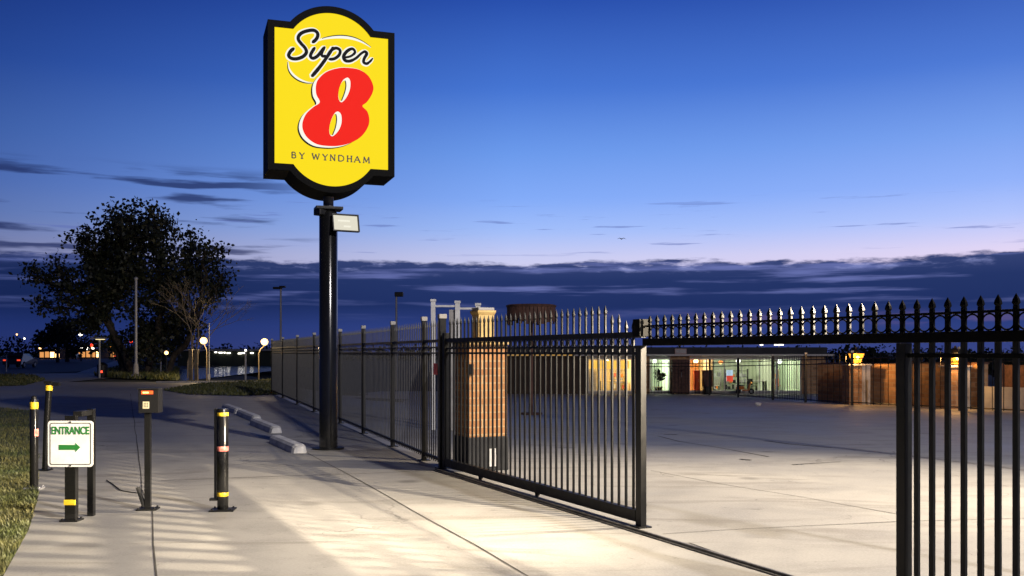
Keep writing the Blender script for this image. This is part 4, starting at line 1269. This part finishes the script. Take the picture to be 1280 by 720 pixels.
def wiggle(a, b, n, amp):
    out = []
    for i in range(n + 1):
        t = i / n; p = a.lerp(b, t); k = amp * math.sin(math.pi * t)
        out.append(p + Vector((random.gauss(0, k), random.gauss(0, k), random.gauss(0, k * .5)))if 0 < i < n else p)
    return out


def leaf_mesh(name, spots, m, parent):
    V, F = [], []
    for c, s in spots:
        u = Vector((random.gauss(0, 1), random.gauss(0, 1), random.gauss(0, 1) - .4)).normalized()
        v = u.cross(Vector((random.gauss(0, 1), random.gauss(0, 1), random.gauss(0, 1)))).normalized()
        b0 = len(V); w = s * .36
        V += [tuple(c), tuple(c + u * s * .5 + v * w), tuple(c + u * s), tuple(c + u * s * .5 - v * w)]
        F.append((b0, b0 + 1, b0 + 2, b0 + 3))
    me = bpy.data.meshes.new(name); me.from_pydata(V, [], F); me.materials.append(m)
    o = bpy.data.objects.new(name, me); COL.objects.link(o); o.parent = parent
    return o


TY = 64.0
tb = at(172, TY); kt = TY / FPX
tree = thing('big_tree', 'large dark bushy tree by the street, taller than everything on the left', 'tree', tb)
def tl_(px, py, dy=0): return Vector(((px - 172) * kt, dy, zat(py, TY)))
clumps = [(165, 300, 46), (128, 306, 34), (205, 300, 38), (245, 318, 32), (150, 280, 24), (178, 274, 20), (200, 276, 20), (225, 284, 20), (268, 318, 20), (274, 340, 16),
          (90, 345, 24), (62, 346, 16), (46, 344, 12), (54, 364, 14), (66, 384, 14), (100, 380, 30), (160, 360, 52), (215, 355, 46), (258, 362, 24), (130, 408, 26), (180, 415, 42), (225, 405, 32), (245, 398, 20), (112, 300, 16), (76, 330, 13), (140, 345, 40), (88, 400, 18), (172, 438, 26), (140, 434, 18), (204, 436, 22)]
clumps = [(x, y + (7 if y < 300 else 0), r) for x, y, r in clumps]
bm_ = MB(); spots = []
trunks = [Vector((0, 0, 0)), Vector((-.9, .6, 0)), Vector((.7, -.4, 0)), Vector((1.6, .5, 0))]
forks = []
for i, t0 in enumerate(trunks):
    top = t0 + Vector(((-2.2, -1.2, 1.0, 2.2)[i], random.uniform(-.8, .8), random.uniform(3.4, 4.4)))
    tube_path(bm_, wiggle(t0 - Vector((0, 0, .2)), top, 5, .12), .30 - .03 * i, .17, 9); forks.append(top)
for (cx_, cy_, r_) in clumps:
    dy = random.uniform(-1, 1) * min(2.6, 60 / r_)
    c = tl_(cx_, cy_, dy); rr = r_ * kt
    f = min(forks, key=lambda q: (q - c).length)
    br = wiggle(f, c, 6, .28); tube_path(bm_, br, .11, .04, 6)
    sparse = cx_ < 112 or r_ <= 20
    ntw = max(6, int(rr * rr * (5.5 if sparse else 7.5)))
    for j in range(ntw):
        d = Vector((random.gauss(0, 1), random.gauss(0, 1), random.gauss(0, 1) + .25)).normalized()
        e = c + Vector((d.x, d.y * 1.15, d.z)) * rr * random.uniform(.55, 1.08)
        s = br[random.choice((3, 4, 5, 6))]
        tw = wiggle(s, e, 4, .12 * rr); tube_path(bm_, tw, .025, .008, 4)
        for k in range(26 if sparse else 52):
            q = tw[random.choice((1, 2, 3, 4, 4))] + Vector((random.gauss(0, .25), random.gauss(0, .25), random.gauss(0, .22)))
            spots.append((q, random.uniform(.15, .36)))
bm_.build('trunk', M['bark'], tree)
leaf_mesh('crown', spots, M['leaf'], tree)

# bare shrub with pale twigs in front of it
def bare(name, label, pos, h, spread, seed, parent_mat):
    rnd = random.Random(seed)
    t = thing(name, label, 'shrub', pos)
    m = MB()
    def grow(p, d, L, r, depth):
        q = p + d * L
        mid = p.lerp(q, .5) + Vector((rnd.gauss(0, L * .05), rnd.gauss(0, L * .05), 0))
        m.bar(p, mid, r, r * .85, 5, False).bar(mid, q, r * .85, r * .7, 5, False)
        if depth == 0: return
        for _ in range(rnd.choice((2, 3))):
            nd = (d + Vector((rnd.gauss(0, spread), rnd.gauss(0, spread), rnd.gauss(.05, .25)))).normalized()
            grow(q, nd, L * rnd.uniform(.6, .85), r * .66, depth - 1)
    for _ in range(4):
        grow(Vector((rnd.gauss(0, .15), rnd.gauss(0, .15), 0)), Vector((rnd.gauss(-.15, .35), rnd.gauss(0, .3), 1)).normalized(), h * .28, .05, 5)
    m.build('branches', parent_mat, t)
    return t
bare('bare_shrub', 'leafless pale branched shrub in front of the big dark tree', at(238, 58), 7.2, .42, 11, M['barebark'])

def far_tree(px, Y, hpx, wpx, label, n=900, name='far_tree', zdrop=0):
    p = at(px, Y); k = Y / FPX; H = hpx * k; W = wpx * k
    t = thing(name, label, 'tree', p)
    MB().bar((0, 0, -.3), (0, 0, H * .6), W * .05, W * .02, 8).build('trunk', M['bark'], t)
    sp_ = []
    for _ in range(7):
        c = Vector((random.gauss(0, W * .2), random.gauss(0, W * .2), H * random.uniform(.4, .85))); r = W * random.uniform(.16, .3)
        for _ in range(n // 7):
            d = Vector((random.gauss(0, 1), random.gauss(0, 1), random.gauss(0, 1))).normalized() * r * random.random() ** .4
            q = c + d
            if q.z > H: q.z = H - random.random() * H * .1
            sp_.append((q, W * random.uniform(.06, .12)))
    leaf_mesh('crown', sp_, M['leafdk'], t)
    return t
far_tree(72, 150, 68, 46, 'slim dark tree rising over the lit shops on the left')
far_tree(84, 160, 46, 60, 'rounded dark tree under the left limb of the big tree')
far_tree(205, 110, 60, 50, 'dark tree behind the bare shrub')
far_tree(1262, 70, 46, 60, 'dark tree at the right edge beyond the pale grey wall', 1400)
far_tree(1205, 95, 36, 60, 'low dark tree beyond the second amber lantern', 1000)
far_tree(1095, 100, 40, 70, 'low dark tree beyond the bright amber lantern', 1000)

# distant woods as ragged masses
def wood(name, label, px0, px1, Y, top, jag, n):
    V, F = [], []
    sp_ = []
    px = px0
    k = Y / FPX
    i = 0
    while px < px1:
        hh = (HZN - top) * k + CAMZ + 3 + jag * k * random.uniform(-1, 1)
        x = (px - 640) / FPX * Y; z0 = -3
        rad = random.uniform(8, 16) * k
        for _ in range(n):
            a = random.uniform(0, 6.28); e = random.random()
            q = Vector((x + math.cos(a) * rad * math.sqrt(random.random()), Y + math.sin(a) * rad, z0 + hh * (1 - (1 - e) ** 2) * random.uniform(.6, 1)))
            sp_.append((q, random.uniform(2.2, 5) * k))
        px += random.uniform(6, 12); i += 1
    o = leaf_mesh(name, sp_, M['leafdk'], None)
    return tag(o, label, 'woods', kind='stuff')
wood('woods', 'dark distant treeline along the horizon at the far left', -60, 130, 300, 424, 6, 130)
wood('woods', 'dark distant treeline between the tree and the fence', 130, 600, 320, 432, 4, 110)
wood('woods', 'dark wooded rise behind the low building and brick wall', 560, 1340, 170, 433, 3, 130)

# ------------------------------------------------------------------ street on the left
def street_post(name, label, cat, px, Y, topy, r, m, group=None):
    p = at(px, Y); t = thing(name, label, cat, p, 0, group)
    MB().bar((0, 0, -.1), (0, 0, zat(topy, Y)), r, r * .8, 12).build('pole', m, t, True)
    return t, zat(topy, Y)
t, z = street_post('flagpole', 'bare pale flagpole standing before the big dark tree', 'flagpole', 170, 58, 350, .09, M['galv'])
MB().lathe((0, 0, 0), [(.35, 0), (.35, .18), (.16, .3), (.13, .9)], 16).build('base', M['palecon'], t)
MB().ball((0, 0, z + .08), .12).build('finial', M['galv'], t, True)
t, z = street_post('mast_lamp', 'tall slim lamp mast with a flat head, left of the sign pole', 'lamp mast', 351, 70, 350, .09, M['galv'], 'tall lamp masts against the dusk sky')
MB().box2((-.55, -.15, z), (.1, .15, z + .16), .03).box2((-.1, -.12, z + .1), (.35, .12, z + .24), .03).build('lamp_head', M['dark'], t)
MB().bar((-.4, -.4, 1.4), (-.4, -.2, 1.4), .01).ball((-.3, 0, zat(421, 70)), .2).build('amber_marker', M['amber'], t)
t, z = street_post('mast_lamp', 'tall slim lamp mast with a boxy head, right of the sign pole', 'lamp mast', 495.5, 70, 352, .09, M['galv'], 'tall lamp masts against the dusk sky')
MB().box2((-.12, -.2, z), (.5, .2, z + .34), .06).build('lamp_head', M['dark'], t)
t, z = street_post('street_lamp', 'street lamp with a flat lit crosswise head by the street', 'street lamp', 124.5, 60, 424, .07, M['galv'])
MB().box2((-.55, -.12, z), (.4, .12, z + .1), .02).build('lamp_head', M['galv'], t)
MB().box2((-.2, -.14, z - .03), (.3, .1, z - .002), .01).build('diffuser', emis('dim_diffuser', (1, .8, .4), 1.6), t)
p = at(128, 60.8)
t = thing('litter_bin', 'dark drum bin with a small red reflector behind the flat headed street lamp', 'bin', p)
MB().lathe((0, 0, 0), [(.28, 0), (.32, .75), (.30, .8), (.1, .95)], 20).build('body', M['dark'], t, True)
MB().box2((.02, -.335, .3), (.14, -.315, .42)).build('reflector', M['far_red'], t)


def globe_lamp(px, Y, gy, polepx, lab, power):
    p = at(polepx, Y); t = thing('globe_lamp', lab, 'street lamp', p, 0, 'bright globe lamps by the pond')
    zg = zat(gy, Y); gx = (px - polepx) / FPX * Y
    m = MB(); m.bar((0, 0, -.05), (0, 0, zg - .6), .035, .03, 12)
    pts = [Vector(q) for q in spline([(0, 0, zg - .65), (gx * .3, 0, zg - .4), (gx * .9, 0, zg - .24)], 5)]
    tube_path(m, pts, .025, .02, 8); m.build('pole', M['wood'], t, True)
    MB().ball((gx, -.05, zg), .2, 20).build('globe', M['lamp_globe'], t, True)
    lamp('globe_light', 'POINT', p + Vector((gx, -.6, zg)), power, (1, .74, .38), .25)
globe_lamp(255, 54, 426, 258.5, 'bright globe lamp beside the bare shrub, left of the two', 260)
globe_lamp(331, 54, 427, 323.5, 'bright globe lamp close to the far end of the fence, right of the two', 330)
t, z = street_post('slim_pole', 'tall thin pole rising just behind the left globe lamp', 'pole', 261.5, 56, 404, .035, M['galv'])
MB().box2((-.06, -.06, 0), (.06, .06, .3), .01).build('base', M['galv'], t)
for px, lab in ((238.5, 'left of two wooden posts under the left globe lamp'), (245.5, 'right of two wooden posts under the left globe lamp')):
    p = at(px, 53); t = thing('wooden_post', lab, 'post', p, 0, 'wooden posts by the pond')
    MB().box2((-.09, -.09, -.1), (.09, .09, zat(438, 53)), .015).build('shaft', M['wood'], t)
    MB().box2((-.11, -.11, zat(438, 53)), (.11, .11, zat(438, 53) + .05), .01).build('cap', M['wood'], t)
for px, Y, ty, lab in ((307, 52, 438, 'pale slim post on the kerb between the globe lamps'), (201, 66, 436, 'thin post at the right foot of the big tree'), (8, 80, 444, 'thin post beside the street at the left edge')):
    t, z = street_post('marker_post', lab, 'post', px, Y, ty, .05, M['galv'], 'slim marker posts along the street')
    MB().ball((0, 0, z), .06).build('cap', M['far_white'] if px == 307 else M['galv'], t)
# small lit bollard at the tree foot
p = at(208, 60); t = thing('path_light', 'small warm path light at the right foot of the big tree', 'lamp', p)
MB().bar((0, 0, 0), (0, 0, zat(442, 60) - .1), .05).build('stem', M['dark'], t); MB().ball((0, 0, zat(441, 60)), .12).build('lamp_head', M['far_warm'], t)

# long low shed beyond the pond
SY = 120
p = at(286, SY); kx = SY / FPX
sh = thing('long_shed', 'long low shed with a pale roof edge beyond the pond', 'building', p)
x0_, x1_ = (222 - 286) * kx, (420 - 286) * kx
MB().box2((x0_, 0, -.1), (x1_, 5, zat(435.5, SY)), .02).build('wall', mat('dark_green_cladding', (.035, .045, .03), .8), sh)
MB().box2((x0_ - .4, -.9, zat(435.3, SY)), (x1_ + .4, 5.5, zat(433, SY)), .02).build('roof', M['palecon'], sh)
for i, (px, py) in enumerate(((270, 437), (281, 437.5), (286, 438), (300, 438.5), (304, 438), (315, 438), (276, 437.5))):
    MB().box(((px - 286) * kx, -.08, zat(py, SY)), (random.uniform(.2, .5), .12, .14), 0, .02).build('wall_lamp', M['far_white'], sh)

# lit shops far along the street
def shop(px, Y, wpx, hpx, label, m, parts):
    p = at(px, Y); k = Y / FPX; w, h = wpx * k / 2, hpx * k + (CAMZ - 0) * 0
    t = thing('shop', label, 'building', p, 0, 'lit roadside buildings far left')
    b0 = (447.5 - 0)
    z1 = zat(parts[0], Y)
    MB().box2((-w, .02, -.1), (w, 6, z1)).build('wall', M['roofdk'], t)
    MB().box2((-w - .3, -1.2, z1 + .002), (w + .3, 6.2, z1 + .35)).build('roof', M['roofdk'], t)
    n = max(2, int(wpx / 6))
    for i in range(n):
        a = -w + 2 * w * (i + .12) / n; b = -w + 2 * w * (i + .88) / n
        MB().box2((a, -.03, .3), (b, .018, z1 * random.uniform(.55, .85))).build('window', m if random.random() < .7 else M['far_warm'], t)
    for i in range(max(1, n - 1)):
        MB().box((random.uniform(-w, w), -1.25, z1 + random.uniform(.1, .5)), (.5, .1, .35)).build('sign_lamp', random.choice((M['far_white'], M['far_warm'])), t)
shop(62, 230, 26, 8, 'low lit building with white lamps, first from the left edge', M['shopwarm'], (437.5,))
shop(104, 240, 44, 10, 'wide orange lit shopfront left of the flat headed street lamp', M['shopwarm'], (437,))
shop(146, 250, 30, 9, 'orange lit shopfront behind the flat headed street lamp', M['shopwarm'], (438,))
# tower lights and signals
def mast_light(px, Y, topy, label, m, r=.3, name='traffic_signal', cat='signal'):
    t, z = street_post(name, label, cat, px, Y, topy, .12, M['dark'])
    MB().box2((-.35, -.2, z - .2), (.35, .2, z + .7), .05).build('housing', M['dark'], t)
    MB().ball((0, -.25, z + .3), r).build('lamp_head', m, t, True)
mast_light(157, 200, 429, 'left red traffic signal through the lower branches', M['far_red'])
mast_light(164.5, 200, 428.5, 'right red traffic signal through the lower branches', M['far_red'])
mast_light(140, 190, 434, 'orange signal lamp right of the flat headed street lamp', M['far_orange'])
mast_light(149.5, 210, 432, 'small yellow signal lamp between orange and red signals', M['far_warm'], .25)
mast_light(101.5, 170, 420, 'cool white lamp on a mast above the orange shopfront', M['far_white'], .32, 'mast_light', 'lamp')
mast_light(21.5, 420, 419, 'faint lamp on the leftmost distant mast', M['far_warm'], .35, 'mast_light', 'lamp')
mast_light(31, 420, 424, 'pale lamp on the second distant mast from the left', M['far_white'], .4, 'mast_light', 'lamp')
mast_light(115, 240, 433, 'red lit sign mast over the orange shopfronts', M['far_red'], .35, 'mast_light', 'lamp')


def car():
    t = thing('parked_car', 'x', 'car', (0, 0, 0), 0, 'dark cars along the street')
    m = MB()
    # side profile (y forward, z), extruded over the width with tumblehome
    prof = [(-2.2, .35), (2.2, .35), (2.25, .65), (1.9, .82), (1.0, .95), (.35, 1.42), (-1.1, 1.45), (-1.8, 1.0), (-2.2, .92)]
    L_ = [m.b.verts.new((-.88 + max(0, z - .9) * .35, y, z)) for y, z in prof]; R_ = [m.b.verts.new((.88 - max(0, z - .9) * .35, y, z)) for y, z in prof]
    m.b.faces.new(L_); m.b.faces.new(R_[::-1])
    for i in range(len(prof)):
        j = (i + 1) % len(prof); m.b.faces.new((L_[j], L_[i], R_[i], R_[j]))
    bmesh.ops.recalc_face_normals(m.b, faces=m.b.faces[:])
    m.build('body', M['carbody'], t)
    MB().box((0, -1.47, 1.22), (1.2, .02, .3), 0, 0, Matrix.Rotation(0, 4, 'X')).build('rear_window', M['darkglass'], t)
    for x in (-.8, .8):
        for y in (-1.35, 1.35):
            w = MB().bar((x - .1, y, .32), (x + .1, y, .32), .32, seg=18).build('wheel', M['rubber'], t, True)
            MB().bar((x + .11 * (1 if x > 0 else -1), y, .32), (x + .09 * (1 if x > 0 else -1), y, .32), .2, seg=14).build('rim', M['galv'], w, True)
    for x in (-.66, .66): MB().box((x, -2.22, .78), (.32, .06, .14), 0, .02).build('tail_light', M['tail'], t)
    return t
c1 = car()
for i, (px, Y, rz, lab) in enumerate(((26, 98, .1, 'dark car with red tail lights at the far left of the street'), (153.5, 195, 0, 'dark car with red tail lights below the red signals'), (93, 215, .1, 'dark car in front of the wide orange shopfront'))):
    o = c1 if i == 0 else copy_tree(c1)
    o.location = at(px, Y); o.rotation_euler = (0, 0, rz); o['label'] = lab

# a bird far off over the gate
bd_ = MB(); bY = 90.0
b0 = Vector(((777 - 640) / FPX * bY, bY, zat(299, bY)))
bb = bd_.b
vs = [bb.verts.new(v) for v in ((-.45, .05, .0), (-.2, -.06, .13), (0, -.08, .05), (.2, -.06, .13), (.45, .05, .0), (.18, .1, .1), (0, .3, .02), (-.18, .1, .1), (0, 0, -.05), (0, -.26, .02))]
for f in ((0, 1, 7), (1, 2, 8, 7), (7, 8, 6), (4, 5, 3), (3, 5, 8, 2), (5, 6, 8), (2, 9, 1), (2, 3, 9), (1, 2, 6, 7), (2, 3, 5, 6)): 
    try: bb.faces.new([vs[i] for i in f])
    except ValueError: pass
tag(bd_.build('bird', M['dark'], None, loc=b0), 'small dark bird flying in the pale sky above the gate', 'bird')

# floodlight posts, just outside the right edge of the view
for (x, y), hs, lab in (((KX, KY), (2.38, 2.8, 3.5), 'black post with a floodlight and two added ones beside the near fence just past the right edge'), ((MX, MY), (MZ,), 'tall black floodlight mast out in the courtyard past the right edge')):
    cl = thing('floodlight_post', lab, 'lamp post', (x + .4, y - .1, 0), 0)
    MB().bar((0, 0, 0), (0, 0, hs[-1] + .3), .06, .045, 16).bar((0, 0, 0), (0, 0, .03), .16, seg=20).build('pole', M['black'], cl, True)
    for z in hs: MB().bar((0, 0, z), (-.15, .04, z), .025).box((-.22, .06, z), (.14, .36, .26), -.35, .02).build('lamp_head', M['dark'], cl)
